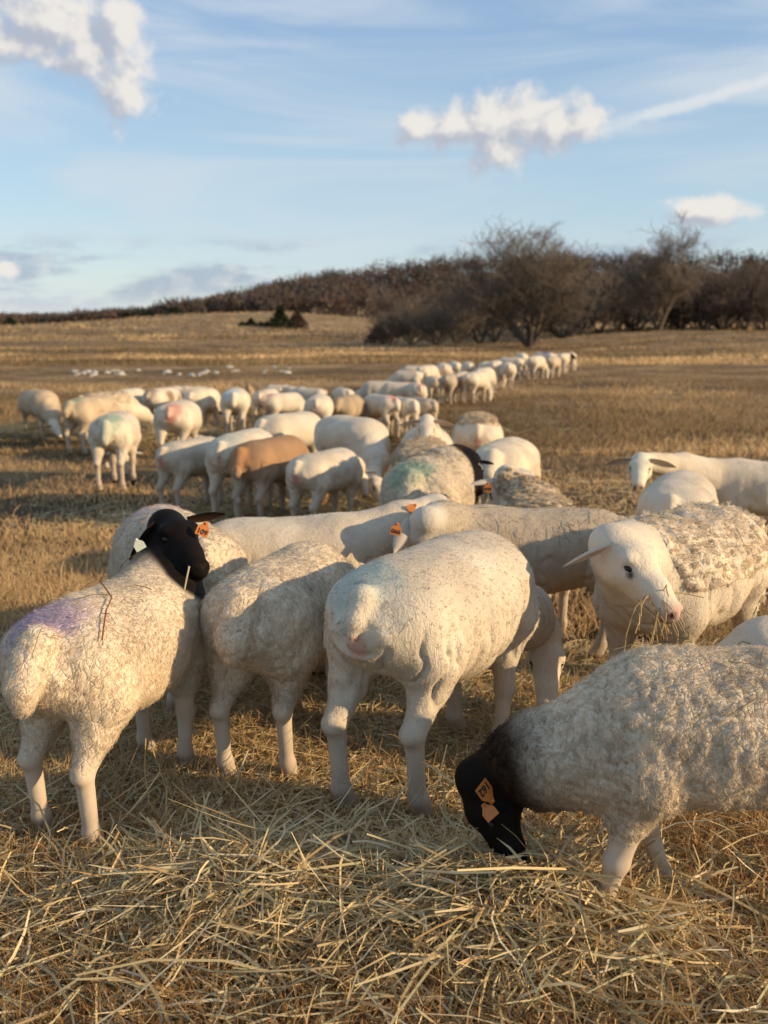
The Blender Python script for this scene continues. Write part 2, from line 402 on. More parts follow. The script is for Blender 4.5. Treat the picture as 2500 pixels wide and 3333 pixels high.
def evergreen(x, y, H, wid, label, group, seed, c=(0.022, 0.034, 0.016)):
    R = np.random.default_rng(seed); n = 900
    r = tag(link('cedar_bush', None), label, 'bush', group); r.location = (x, y, tz(x, y)-0.1)
    link('trunk', tubes([(0, 0, 0, 0, 0, H*.9, .09, .02)], 5, 'trunk', np.array([[.06, .045, .03]])), M['bark'], r)
    z = R.random(n)**0.8*H; rad = wid*(1-(z/H)**1.3)*np.sqrt(R.random(n))*(0.75+0.5*R.random(n))+0.05; a = R.random(n)*6.283
    p = np.stack([np.cos(a)*rad, np.sin(a)*rad, z], -1)
    d = np.stack([np.cos(a), np.sin(a), 0.5+R.random(n)], -1)+R.normal(0, .4, (n, 3)); d /= np.linalg.norm(d, axis=1, keepdims=True)
    s = np.cross(d, R.normal(0, 1, (n, 3))); s /= np.linalg.norm(s, axis=1, keepdims=True)
    L = (0.25+0.35*R.random(n))[:, None]*min(1, H/3); V = np.stack([p-s*L*.35, p+s*L*.35, p+d*L], 1).reshape(-1, 3)
    cc = np.repeat(np.array(c)*(0.6+0.9*R.random((n, 1))), 3, axis=0)
    link('crown', mesh_from('crown', V, np.arange(3*n).reshape(-1, 3), True, cc), M['needles'], r)
    return r
evergreen(ty(912, 150), 150, 2.9, 1.9, 'dark green rounded bush alone in the pasture below the pale knoll', None, 1)
evergreen(ty(968, 151), 151, 2.5, 1.9, 'brown leafless bush touching the dark green bush on the pasture', None, 2, (0.075, 0.055, 0.04))
evergreen(ty(818, 152), 152, 1.2, 1.1, 'small pointed green bush at the far left of the bush row', None, 3)
for i, (u, s) in enumerate(((790, .55), (850, .6), (872, .7))):
    evergreen(ty(u, 152), 152, s*1.3, 1.2, 'low dark green shrub in the row before the knoll', 'low shrubs before the knoll', 10+i)
evergreen(ty(1235, 100), 100, 2.0, 1.6, 'dark brown rounded shrub standing at the thicket edge beside the knoll', None, 20, (0.06, 0.045, 0.032))
for i, u in enumerate((35, 415, 570)):
    y = 236+R.random()*10
    evergreen(ty(u, y), y, R.uniform(2.0, 3.0), 2.6, 'dark cedar at the wood edge behind the knoll', 'dark cedars along the wood edge', 30+i)

def build_forest():
    R = np.random.default_rng(77); V = []; C = []
    n = 0
    for row, (y0, y1, cnt) in enumerate(((250, 280, 190), (280, 330, 260), (330, 380, 280), (380, 440, 320))):
        for k in range(cnt):
            y = R.uniform(y0, y1); x = R.uniform(-0.62, 0.62)*y
            g = tz(x, y); H = R.uniform(6.0, 10.5)*(.40+.60*float(sstep(-90, 15, x))); wd = R.uniform(3.2, 5.4)
            q = 170
            ph = np.arccos(1-1.75*R.random(q)); a = R.random(q)*6.283; rr = R.random(q)**0.45
            p = np.stack([np.sin(ph)*np.cos(a)*wd*rr, np.sin(ph)*np.sin(a)*wd*rr, H*0.40+np.cos(ph)*H*.58*rr], -1)
            d = p-np.array([0, 0, H*.15]); d = d/np.linalg.norm(d, axis=1, keepdims=True)+R.normal(0, .45, d.shape)+np.array([0, 0, .4]); d /= np.linalg.norm(d, axis=1, keepdims=True)
            s = np.cross(d, R.normal(0, 1, (q, 3))); s /= np.linalg.norm(s, axis=1, keepdims=True)
            L = (0.7+0.7*R.random(q))[:, None]; wr = (.12+.34*(1-rr))[:, None]
            tri = np.stack([p-s*L*wr, p+s*L*wr, p+d*L], 1)
            tr = np.array([[[-.15, 0, -.5], [.15, 0, -.5], [0, 0, H*.7]], [[0, -.15, -.5], [0, .15, -.5], [0, 0, H*.7]]])
            tri = np.concatenate([tri, tr], 0) + np.array([x, y, g])
            u = R.random()
            c = (0.105, 0.072, 0.056) if u < .3 else (0.10, 0.080, 0.070) if u < .8 else (0.078, 0.068, 0.062)
            if u > .95: c = (0.03, 0.04, 0.02)
            V.append(tri.reshape(-1, 3)); C.append(np.tile(np.array(c), (len(tri)*3, 1))*(0.75+0.5*R.random((len(tri)*3, 1))))
    V = np.concatenate(V); C = np.concatenate(C)
    o = link('forest', mesh_from('forest', V, np.arange(len(V)).reshape(-1, 3), True, C), M['bark'])
    tag(o, 'far russet and grey leafless wood covering the long ridge', 'forest', kind='stuff'); print('forest tris', len(V)//3)
build_forest()

# ---------------------------------------------------------------- dry grass
def build_grass():
    Ps, Rs, Cs = [], [], []
    for (y0, y1, n, l0, l1, wd) in ((1.0, 2.4, 60000, .03, .08, .0010), (0.9, 5, 90000, .035, .10, .0011), (4, 14, 120000, .03, .09, .0022), (12, 45, 120000, .05, .14, .006), (40, 130, 60000, .10, .26, .02), (110, 260, 22000, .2, .6, .06)):
        y = 1/(1/y0+(1/y1-1/y0)*rng.random(n)) if y0 > 3 else rng.uniform(y0, y1, n)
        x = rng.uniform(-0.56, 0.56, n)*y*1.0 + rng.uniform(-.9, .9, n)
        # clumping
        cl = 0.05*np.sqrt(y); x = x+rng.normal(0, 1, n)*cl*0.3
        dn = fbm(xy0(x, y, 1.1), 3, 31); dn2 = fbm(xy0(x, y, 0.22), 2, 37)
        keep = rng.random(n) < np.clip(0.25+1.9*(dn-0.33), 0.12, 1)
        x, y, dn, dn2 = x[keep], y[keep], dn[keep], dn2[keep]; k = len(x)
        L = rng.uniform(l0, l1, k)*(0.6+1.1*np.clip(dn2-.2, 0, 1))*(1+0.8*(rng.random(k) > .97))
        a = rng.random(k)*6.283; lean = rng.uniform(0.1, 1.1, k)
        d = np.stack([np.cos(a)*lean, np.sin(a)*lean, np.ones(k)], -1); d /= np.linalg.norm(d, axis=1, keepdims=True)
        p0 = np.stack([x, y, terrain(x, y)+mound(x, y)*.5-0.005], -1)
        p1 = p0+d*(L*.55)[:, None]; d2 = d.copy(); d2[:, 2] *= rng.uniform(0.0, 1.0, k); p2 = p1+d2*(L*.5)[:, None]
        Ps.append(np.stack([p0, p1, p2], 1)); Rs.append(np.stack([np.full(k, wd), np.full(k, wd*.8), np.full(k, wd*.15)], 1)*rng.uniform(.7, 1.4, (k, 1)))
        u = rng.random((k, 1)); g = np.clip(dn2[:, None]*2.2-0.55, 0, 1)
        c = np.array([.18, .108, .050])*(1-u)+np.array([.46, .325, .165])*u; c = np.where((y < 2.4)[:, None], c*np.array([.95, .83, .70]), c)
        bn = fbm(np.stack([x*.07, y*.19, y*0], -1), 2, 61)[:, None]; c = c*(0.55+1.2*g)*np.where((y > 7)[:, None], 0.62+.75*sstep(.36, .62, bn), 1); c = np.where(rng.random((k, 1)) > .96, np.array([.2, .21, .08])*np.ones((k, 1)), c)  # tussock tone, plus swale shadows painted into blade colour as dark patches and bands
        Cs.append(c)
    P = np.concatenate(Ps); Rr = np.concatenate(Rs); C = np.concatenate(Cs); print('grass blades', len(P))
    o = link('grass', curves_from('grass', P, Rr, C), M['grass']); tag(o, 'short dry golden brown grass over the whole pasture', 'grass', kind='stuff')
build_grass()

# ---------------------------------------------------------------- hay
def ribbons(name, P, wdt, col, twist):
    """P (n,k,3) centre lines -> folded flat ribbons"""
    n, k = P.shape[:2]
    tan = np.gradient(P, axis=1); tan /= np.linalg.norm(tan, axis=2, keepdims=True)+1e-9
    up = np.tile(np.array([0, 0, 1.0]), (n, k, 1)); up[..., 0] += np.cos(twist)[:, None]; up[..., 1] += np.sin(twist)[:, None]
    s = np.cross(tan, up); s /= np.linalg.norm(s, axis=2, keepdims=True)+1e-9
    prof = np.ones(k); prof[0] = .7; prof[-1] = .2
    off = s*(wdt[:, None]*prof[None])[..., None]
    V = np.stack([P-off, P+off], 2).reshape(-1, 3)
    i = (np.arange(n)[:, None]*k+np.arange(k-1)[None])*2
    fc = np.stack([i, i+1, i+3, i+2], -1).reshape(-1, 4)
    return mesh_from(name, V, fc, True, np.repeat(col, 2*k, axis=0))
def hay_colours(n, R):
    pal = np.array([[.66, .50, .25], [.74, .60, .35], [.58, .48, .26], [.48, .44, .25], [.56, .38, .18], [.36, .23, .10], [.80, .69, .46]])
    k = R.choice(len(pal), n, p=[.26, .18, .18, .11, .14, .08, .05]); return pal[k]*(0.7+0.5*R.random((n, 1)))
def strands(x, y, zlo, zhi, R, L0, L1, tilt=.22, k=6):
    n = len(x); L = R.uniform(L0, L1, n)*(1+0.9*(R.random(n) > .93)); a = R.random(n)*6.283
    el = R.normal(0, tilt, n); cur = R.normal(0, 1.0, n); s = np.linspace(-.5, .5, k)
    an = a[:, None]+cur[:, None]*s[None]*1.3+(R.random(n) > .85)[:, None]*np.sign(s)[None]*R.normal(0, .6, (n, 1))
    dx = np.cos(an); dy = np.sin(an); dz = np.tan(np.clip(el, -1.2, 1.2))[:, None]-s[None]*np.abs(R.normal(0, .5, (n, 1)))
    st = np.stack([dx, dy, dz], -1); st /= np.linalg.norm(st, axis=2, keepdims=True)
    P = np.cumsum(st, 1)*(L/(k-1))[:, None, None]; P -= P[:, k//2:k//2+1]
    z = zlo+(zhi-zlo)*R.random(n)**0.6
    P += np.stack([x, y, z], -1)[:, None]
    g = terrain(P[..., 0], P[..., 1]) + mound(P[..., 0], P[..., 1])*.45
    P[..., 2] = np.maximum(P[..., 2], g+0.003)
    return P
def build_hay():
    R = np.random.default_rng(5); Ps = []; Ws = []
    def area(n, cond_f, x0, x1, y0, y1, L0, L1, w0, w1, tilt=.22, extra=.03):
        x = R.uniform(x0, x1, n*3); y = R.uniform(y0, y1, n*3)
        pr = cond_f(x, y); kp = np.flatnonzero(R.random(n*3) < pr)[:n]; x, y = x[kp], y[kp]
        g = terrain(x, y); h = mound(x, y)
        Ps.append(strands(x, y, g+h*.45, g+h*1.05+extra, R, L0, L1, tilt)); Ws.append(R.uniform(w0, w1, len(x)))
    dens = lambda x, y: np.clip(0.13+0.22*sstep(1.80, 2.05, y)+mound(x, y)*18, 0, 1)*np.clip(0.35+1.4*fbm(xy0(x, y, 2.6), 2, 51), 0, 1)
    area(72000, dens, -1.9, 1.9, 1.3, 3.9, .06, .22, .0009, .0023, .16, .012)
    area(14000, lambda x, y: np.exp(-((y-2.0+.10*x)/.26)**2)*np.exp(-((x+.1)/.85)**4), -1.5, 1.5, 1.4, 2.9, .08, .30, .0011, .0030, .28, .035)
    area(700, lambda x, y: np.ones_like(x)*.8, -1.3, 1.3, 1.35, 2.5, .20, .42, .0014, .0026, .28, .03)
    area(190, lambda x, y: np.ones_like(x)*.8, -1.2, 1.2, 1.5, 2.35, .38, .70, .0016, .0030, .22, .05)
    area(30000, dens, -1.7, 1.7, 1.4, 3.4, .012, .05, .0008, .0020, .25, .03)   # chaff
    # thin trail of hay that the flock follows, and the heaps where groups feed
    def heaps(n, cx, cy, rx, ry, w0, w1, L0, L1, hh):
        r = np.sqrt(-np.log(1-R.random(n)*.95)); a = R.random(n)*6.283
        x = cx+np.cos(a)*r*rx; y = cy+np.sin(a)*r*ry
        g = terrain(x, y); Ps.append(strands(x, y, g, g+0.02+hh*np.exp(-r*r), R, L0, L1, .25)); Ws.append(R.uniform(w0, w1, n))
    for (u, v, n, rx, ry, hh) in ((240, 1425, 2600, 1.5, .5, .28), (540, 1430, 1500, .7, .6, .3), (1150, 1660, 2200, 1.0, .5, .16), (1250, 1610, 1600, .7, .4, .14), (800, 1700, 1500, 1.2, .5, .06),
                                  (1560, 1680, 700, .8, .5, .05), (700, 1410, 1300, 2.2, 1.0, .06), (1250, 1420, 1000, 2.2, 1.0, .05), (2420, 1870, 900, .8, .6, .1), (2150, 1600, 500, 1.2, .8, .03)):
        c = ground_at(u, v); heaps(n, c[0], c[1], rx, ry, .002, .004, .12, .4, hh)
    P = np.concatenate(Ps); Wd = np.concatenate(Ws); n = len(P)
    o = link('hay', ribbons('hay', P, Wd, hay_colours(n, R), R.random(n)*6.283), M['hay'])
    tag(o, 'loose straw coloured hay strewn under and in front of the flock', 'hay', kind='stuff'); print('hay strands', n)
build_hay()

# ---------------------------------------------------------------- sheep
def smin(a, b, k):
    h = np.maximum(k-np.abs(a-b), 0)/k
    return np.minimum(a, b)-h*h*k*0.25
class Field:
    def __init__(s, lo, hi, h):
        s.h = h; s.lo = np.asarray(lo, float); s.n = np.ceil((np.asarray(hi)-s.lo)/h).astype(int)+1
        s.D = np.full(s.n, 0.3, np.float32); s.ax = [s.lo[i]+np.arange(s.n[i])*h for i in range(3)]
    def box(s, lo, hi):
        a = np.clip(np.floor((np.asarray(lo)-s.lo)/s.h).astype(int), 0, s.n-1); b = np.clip(np.ceil((np.asarray(hi)-s.lo)/s.h).astype(int)+1, 1, s.n)
        sl = tuple(slice(a[i], b[i]) for i in range(3))
        return sl, s.ax[0][sl[0]][:, None, None], s.ax[1][sl[1]][None, :, None], s.ax[2][sl[2]][None, None, :]
    def cone(s, a, b, ra, rb, k=0.03, ysq=1.0):
        a = np.asarray(a, float); b = np.asarray(b, float); r = max(ra, rb)+k+s.h*2
        sl, X, Y, Z = s.box(np.minimum(a, b)-r, np.maximum(a, b)+r)
        d = b-a; L2 = max(float(d@d), 1e-9)
        t = np.clip(((X-a[0])*d[0]+(Y-a[1])*d[1]+(Z-a[2])*d[2])/L2, 0, 1)
        dist = np.sqrt((X-a[0]-t*d[0])**2+((Y-a[1]-t*d[1])*ysq)**2+(Z-a[2]-t*d[2])**2)-(ra+(rb-ra)*t)
        s.D[sl] = smin(s.D[sl], dist, k)
    def ball(s, c, r, k=0.02): s.cone(c, np.asarray(c)+1e-4, r, r, k)
    def carve(s, c, r, k=0.015):
        c = np.asarray(c, float); sl, X, Y, Z = s.box(c-r-k-.02, c+r+k+.02)
        d = r-np.sqrt((X-c[0])**2+(Y-c[1])**2+(Z-c[2])**2)
        s.D[sl] = -smin(-s.D[sl], -d, k)
    def torso(s, prof, infl, fat, sag):
        pr = np.array(prof); X = s.ax[0]
        lo = np.array([pr[0, 0]-.1, -.42, .08]); hi = np.array([pr[-1, 0]+.1, .42, .86])
        sl, X, Y, Z = s.box(lo, hi); x = X[:, 0, 0]
        xs = np.linspace(pr[0, 0], pr[-1, 0], 120)
        def sm(col):
            v = np.interp(xs, pr[:, 0], col); k = np.ones(9)/9
            return np.convolve(np.pad(v, 4, mode='edge'), k, 'valid')
        top = np.interp(x, xs, sm(pr[:, 1])); bot = np.interp(x, xs, sm(pr[:, 2])); hw = np.interp(x, xs, sm(pr[:, 3]))*fat
        bot = bot-sag*np.exp(-((x+.02)/.22)**2)
        c = ((top+bot)/2)[:, None, None]; hh = ((top-bot)/2+infl)[:, None, None]; hw = (hw+infl)[:, None, None]
        zz = (Z-c)/hh; wz = hw*(1-0.10*np.clip(zz, 0, 1)**2)
        e = 2.25
        q = (np.abs(Y/wz)**e+np.abs(zz)**e)**(1/e)
        dist = (q-1)*np.minimum(hh, hw)
        ex = np.maximum(np.maximum(pr[0, 0]-infl-X, X-pr[-1, 0]-infl), 0)
        dist = np.where(ex > 0, np.maximum(dist, 0)+ex, dist)
        s.D[sl] = smin(s.D[sl], dist.astype(np.float32), .02)
    def mesh(s):
        D = s.D; n = D.shape; S = D < 0
        c = np.zeros((n[0]-1, n[1]-1, n[2]-1), np.int8)
        for dx in (0, 1):
            for dy in (0, 1):
                for dz in (0, 1): c += S[dx:n[0]-1+dx, dy:n[1]-1+dy, dz:n[2]-1+dz]
        cells = np.argwhere((c > 0) & (c < 8)); idx = np.full(c.shape, -1, np.int32); idx[tuple(cells.T)] = np.arange(len(cells))
        pos = np.zeros((len(cells), 3)); cnt = np.zeros(len(cells))
        cor = [(i, j, k) for i in (0, 1) for j in (0, 1) for k in (0, 1)]
        val = {o: D[cells[:, 0]+o[0], cells[:, 1]+o[1], cells[:, 2]+o[2]] for o in cor}
        for o in cor:
            for a in range(3):
                if o[a]: continue
                o2 = list(o); o2[a] = 1; o2 = tuple(o2); d0, d1 = val[o], val[o2]
                cr = (d0 < 0) != (d1 < 0); t = np.where(cr, d0/np.where(cr, d0-d1, 1), 0)
                p = np.tile(np.array(o, float), (len(cells), 1)); p[:, a] += t
                pos += p*cr[:, None]; cnt += cr
        V = s.lo+(cells+pos/cnt[:, None])*s.h
        Q = []
        for a in range(3):
            b, e = (a+1) % 3, (a+2) % 3
            sl0 = [slice(None)]*3; sl1 = [slice(None)]*3; sl0[a] = slice(0, -1); sl1[a] = slice(1, None)
            s0, s1 = S[tuple(sl0)], S[tuple(sl1)]
            ed = np.argwhere(s0 != s1); ed = ed[(ed[:, b] > 0) & (ed[:, e] > 0) & (ed[:, b] < n[b]-1) & (ed[:, e] < n[e]-1)]
            ins = s0[tuple(ed.T)]
            def g(db, de):
                q = ed.copy(); q[:, b] += db; q[:, e] += de; return idx[tuple(q.T)]
            q = np.stack([g(-1, -1), g(0, -1), g(0, 0), g(-1, 0)], 1)
            q[~ins] = q[~ins][:, ::-1]; Q.append(q)
        Q = np.concatenate(Q); Q = Q[(Q >= 0).all(1)]
        return V, Q
def smooth_mesh(V, Q, it=2, lam=.5):
    E = np.concatenate([Q[:, [0, 1]], Q[:, [1, 2]], Q[:, [2, 3]], Q[:, [3, 0]]]); E = np.concatenate([E, E[:, ::-1]])
    cnt = np.bincount(E[:, 0], minlength=len(V))[:, None]
    for _ in range(it):
        A = np.stack([np.bincount(E[:, 0], weights=V[E[:, 1], k], minlength=len(V)) for k in range(3)], 1)/np.maximum(cnt, 1)
        V = V+(A-V)*lam
    return V
def vnormals(V, Q):
    fn = np.cross(V[Q[:, 2]]-V[Q[:, 0]], V[Q[:, 3]]-V[Q[:, 1]]); N = np.zeros_like(V)
    for k in range(4):
        for a in range(3): N[:, a] += np.bincount(Q[:, k], weights=fn[:, a], minlength=len(V))
    return N/(np.linalg.norm(N, axis=1, keepdims=True)+1e-12), np.linalg.norm(fn, axis=1)*.5
def seg_dist(p, a, b):
    d = b-a; t = np.clip(((p-a)@d)/max(d@d, 1e-9), 0, 1); return np.linalg.norm(p-a-t[:, None]*d, axis=1), t

XS = .91
PROF = [(-.455, .575, .50, .065), (-.43, .62, .465, .105), (-.39, .66, .435, .136), (-.31, .692, .405, .163), (-.20, .70, .38, .180), (-.05, .697, .36, .197), (.08, .697, .355, .197),
        (.18, .70, .37, .178), (.26, .695, .40, .152), (.33, .67, .43, .122), (.38, .63, .465, .09), (.41, .58, .50, .055)]
PROF = [(a*XS, b_, c_, d_) for a, b_, c_, d_ in PROF]
WHITE = np.array([.66, .565, .43]); CREAM = np.array([.69, .575, .42]); GREY = np.array([.52, .42, .30]); BEIGE = np.array([.44, .34, .225])
BLACK = np.array([.009, .0065, .005]); BROWNH = np.array([.038, .021, .012]); PINK = np.array([.52, .25, .19]); LEG = np.array([.58, .475, .36])
RUST = np.array([.42, .19, .075])
MARKC = {'purple': (.22, .10, .42), 'green': (.16, .34, .22), 'teal': (.34, .46, .42), 'red': (.62, .16, .10), 'blue': (.42, .56, .62), 'rust': RUST, 'black': (.03, .022, .02), 'brown': (.20, .12, .08), 'pink': PINK}
POSES = {'graze': ((.66, 0, .26), (.18, 0, -.98)), 'low': ((.70, 0, .46), (.6, 0, -.8)), 'level': ((.68, 0, .66), (.85, 0, -.5)), 'stand': ((.49, 0, .80), (.9, 0, -.5)),
         'lookl': ((.46, .10, .88), (.25, .85, -.4)), 'lookr': ((.46, -.10, .88), (.25, -.85, -.4))}

def ear_mesh(base, d, up, L, Wd, cin, cout):
    """leaf-shaped cupped ear; d length direction, up = face of the cup"""
    d = d/np.linalg.norm(d); up = up-(up@d)*d; up /= np.linalg.norm(up); s = np.cross(d, up)
    ts = np.linspace(0, 1, 8); us = np.linspace(-1, 1, 7); V = []; C = []
    for side in (1, -1):
        for t_ in ts:
            wv = Wd*(0.42+1.15*t_-1.57*t_**2.6) if t_ < .98 else Wd*.05
            wv = max(wv, Wd*.06)
            for u_ in us:
                th = 0.0035*side*(1-abs(u_)**3*.9)*(1-.5*t_)
                cup = (u_*u_)*wv*.55*(1-.6*t_)
                V.append(base+d*L*t_-np.array([0, 0, 1])*L*.16*t_*t_+s*u_*wv+up*(cup+th)); C.append(cin if side == 1 else cout)
    n1, n2 = len(ts), len(us); fc = []
    for side in (0, 1):
        o = side*n1*n2
        for i in range(n1-1):
            for j in range(n2-1):
                a = o+i*n2+j; f = [a, a+1, a+n2+1, a+n2]; fc.append(f if side else f[::-1])
    per = [(i, 0) for i in range(n1)]+[(n1-1, j) for j in range(1, n2)]+[(i, n2-1) for i in range(n1-2, -1, -1)]
    for k in range(len(per)-1):
        a = per[k][0]*n2+per[k][1]; b = per[k+1][0]*n2+per[k+1][1]; fc.append([a, b, b+n1*n2, a+n1*n2])
    return mesh_from('ear', np.array(V), np.array(fc), True, np.array(C))
def sphere_mesh(r, n=10, m=7):
    V = [(0, 0, r)]+[(r*math.sin(math.pi*i/m)*math.cos(2*math.pi*j/n), r*math.sin(math.pi*i/m)*math.sin(2*math.pi*j/n), r*math.cos(math.pi*i/m)) for i in range(1, m) for j in range(n)]+[(0, 0, -r)]
    fc = []
    for j in range(n):
        fc.append([0, 0, 1+j, 1+(j+1) % n])
    me = bpy.data.meshes.new('eye'); F_ = [[0, 1+j, 1+(j+1) % n] for j in range(n)]
    for i in range(m-2):
        for j in range(n):
            a = 1+i*n+j; b = 1+i*n+(j+1) % n; F_.append([a, a+n, b+n, b])
    l = len(V)-1; F_ += [[l, 1+(m-2)*n+(j+1) % n, 1+(m-2)*n+j] for j in range(n)]
    me.from_pydata(V, [], F_); me.polygons.foreach_set('use_smooth', [True]*len(F_)); return me
EYE = sphere_mesh(.0125); EYE.materials.append(M['eye'])
def hair_on(name, V, Q, lenv, colv, n, width, stand, comb, clump, curl, parent, R, clump_w=.6, k=4):
    N, A = vnormals(V, Q); wq = A*np.clip(lenv[Q].mean(1)/max(lenv.max(), 1e-6), 0, 1)**.5; wq /= wq.sum()
    f = R.choice(len(Q), n, p=wq); a, b = R.random(n)[:, None], R.random(n)[:, None]
    bl = lambda X: (X[Q[f, 0]]*(1-a)+X[Q[f, 1]]*a)*(1-b)+(X[Q[f, 3]]*(1-a)+X[Q[f, 2]]*a)*b
    p = bl(V); nn = bl(N); nn /= np.linalg.norm(nn, axis=1, keepdims=True)+1e-9; L = bl(lenv[:, None])[:, 0]*R.uniform(.6, 1.25, n); c = bl(colv)
    g = np.array(comb)[None]+R.normal(0, .35, (n, 3)); g = g-(g*nn).sum(1, keepdims=True)*nn; g /= np.linalg.norm(g, axis=1, keepdims=True)+1e-9
    d = nn*stand+g*(1-stand); d /= np.linalg.norm(d, axis=1, keepdims=True)
    s = np.linspace(0, 1, k); P = p[:, None]-nn[:, None]*.003+d[:, None]*(L[:, None]*s[None])[..., None]
    P = P+g[:, None]*(L[:, None]*s[None]**2)[..., None]*.5*(1-stand*.5)
    if clump:
        m = max(8, int(A.sum()/clump**2)); fs = R.choice(len(Q), m, p=wq); sd = V[Q[fs]].mean(1)
        kd = kdtree.KDTree(m)
        for i in range(m): kd.insert(sd[i], i)
        kd.balance(); ci = np.array([kd.find(q)[1] for q in p.tolist()])
        tip = sd[ci]+(N[Q[fs, 0]][ci]*stand+g*.3)*L[:, None]*1.1+(R.normal(0, clump*.25, (m, 3)))[ci]
        P = P+(tip-P[:, -1])[:, None]*(s**1.5)[None, :, None]*clump_w
        c = c*(0.86+0.22*R.random((m, 1)))[ci]
    if curl: 
        ph = R.random((n, 1))*6.283; t2 = np.cross(nn, g)
        P = P+(t2[:, None]*np.sin(ph+s[None]*7)[..., None]+g[:, None]*np.cos(ph+s[None]*7)[..., None])*curl*(s[None, :, None])
    Rd = width*np.array([1, 1, .8, .3][:k] if k == 4 else np.linspace(1, .3, k))[None]*R.uniform(.7, 1.3, (n, 1))
    c = c*(0.85+.3*R.random((n, 1)))
    return link(name, curves_from(name, P, Rd, np.clip(c, 0, .9)), M['hair'], parent)

TEXTS = []
def ear_tag(parent, p, nrm, upv, mat, text=None, s=1.0):
    """house-shaped ear tag plate at p (local), facing nrm, pointing upv"""
    nrm = nrm/np.linalg.norm(nrm); upv = upv-(upv@nrm)*nrm; upv /= np.linalg.norm(upv); rt = np.cross(upv, nrm)
    out = [(-.021, -.024), (.021, -.024), (.021, .002), (.009, .016), (.006, .026), (-.006, .026), (-.009, .016), (-.021, .002)]
    V = [np.array([x*s, y*s, z]) for z in (.001, -.001) for x, y in out]; n = len(out)
    me = bpy.data.meshes.new('ear_tag'); me.from_pydata([tuple(v) for v in V], [], [list(range(n)), list(range(2*n-1, n-1, -1))]+[[i, i+n, (i+1) % n+n, (i+1) % n] for i in range(n)])
    o = link('ear_tag', me, mat, parent)
    o.matrix_local = Matrix(((rt[0], upv[0], nrm[0], p[0]), (rt[1], upv[1], nrm[1], p[1]), (rt[2], upv[2], nrm[2], p[2]), (0, 0, 0, 1)))
    st = sphere_mesh(.005*s, 8, 6); b = link('button', st, mat, o); b.location = (0, .02*s, .002)
    if text:
        cu = bpy.data.curves.new('tag_number', 'FONT'); cu.body = text; cu.size = .024*s; cu.align_x = 'CENTER'; cu.extrude = .0004; cu.offset = .0006
        tmp = bpy.data.objects.new('t', cu); me2 = bpy.data.meshes.new_from_object(tmp); bpy.data.objects.remove(tmp); me2.name = 'tag_number'; tx = link('tag_number', me2, M['ink'], o); tx.location = (0, -.018*s, .0018)
    return o

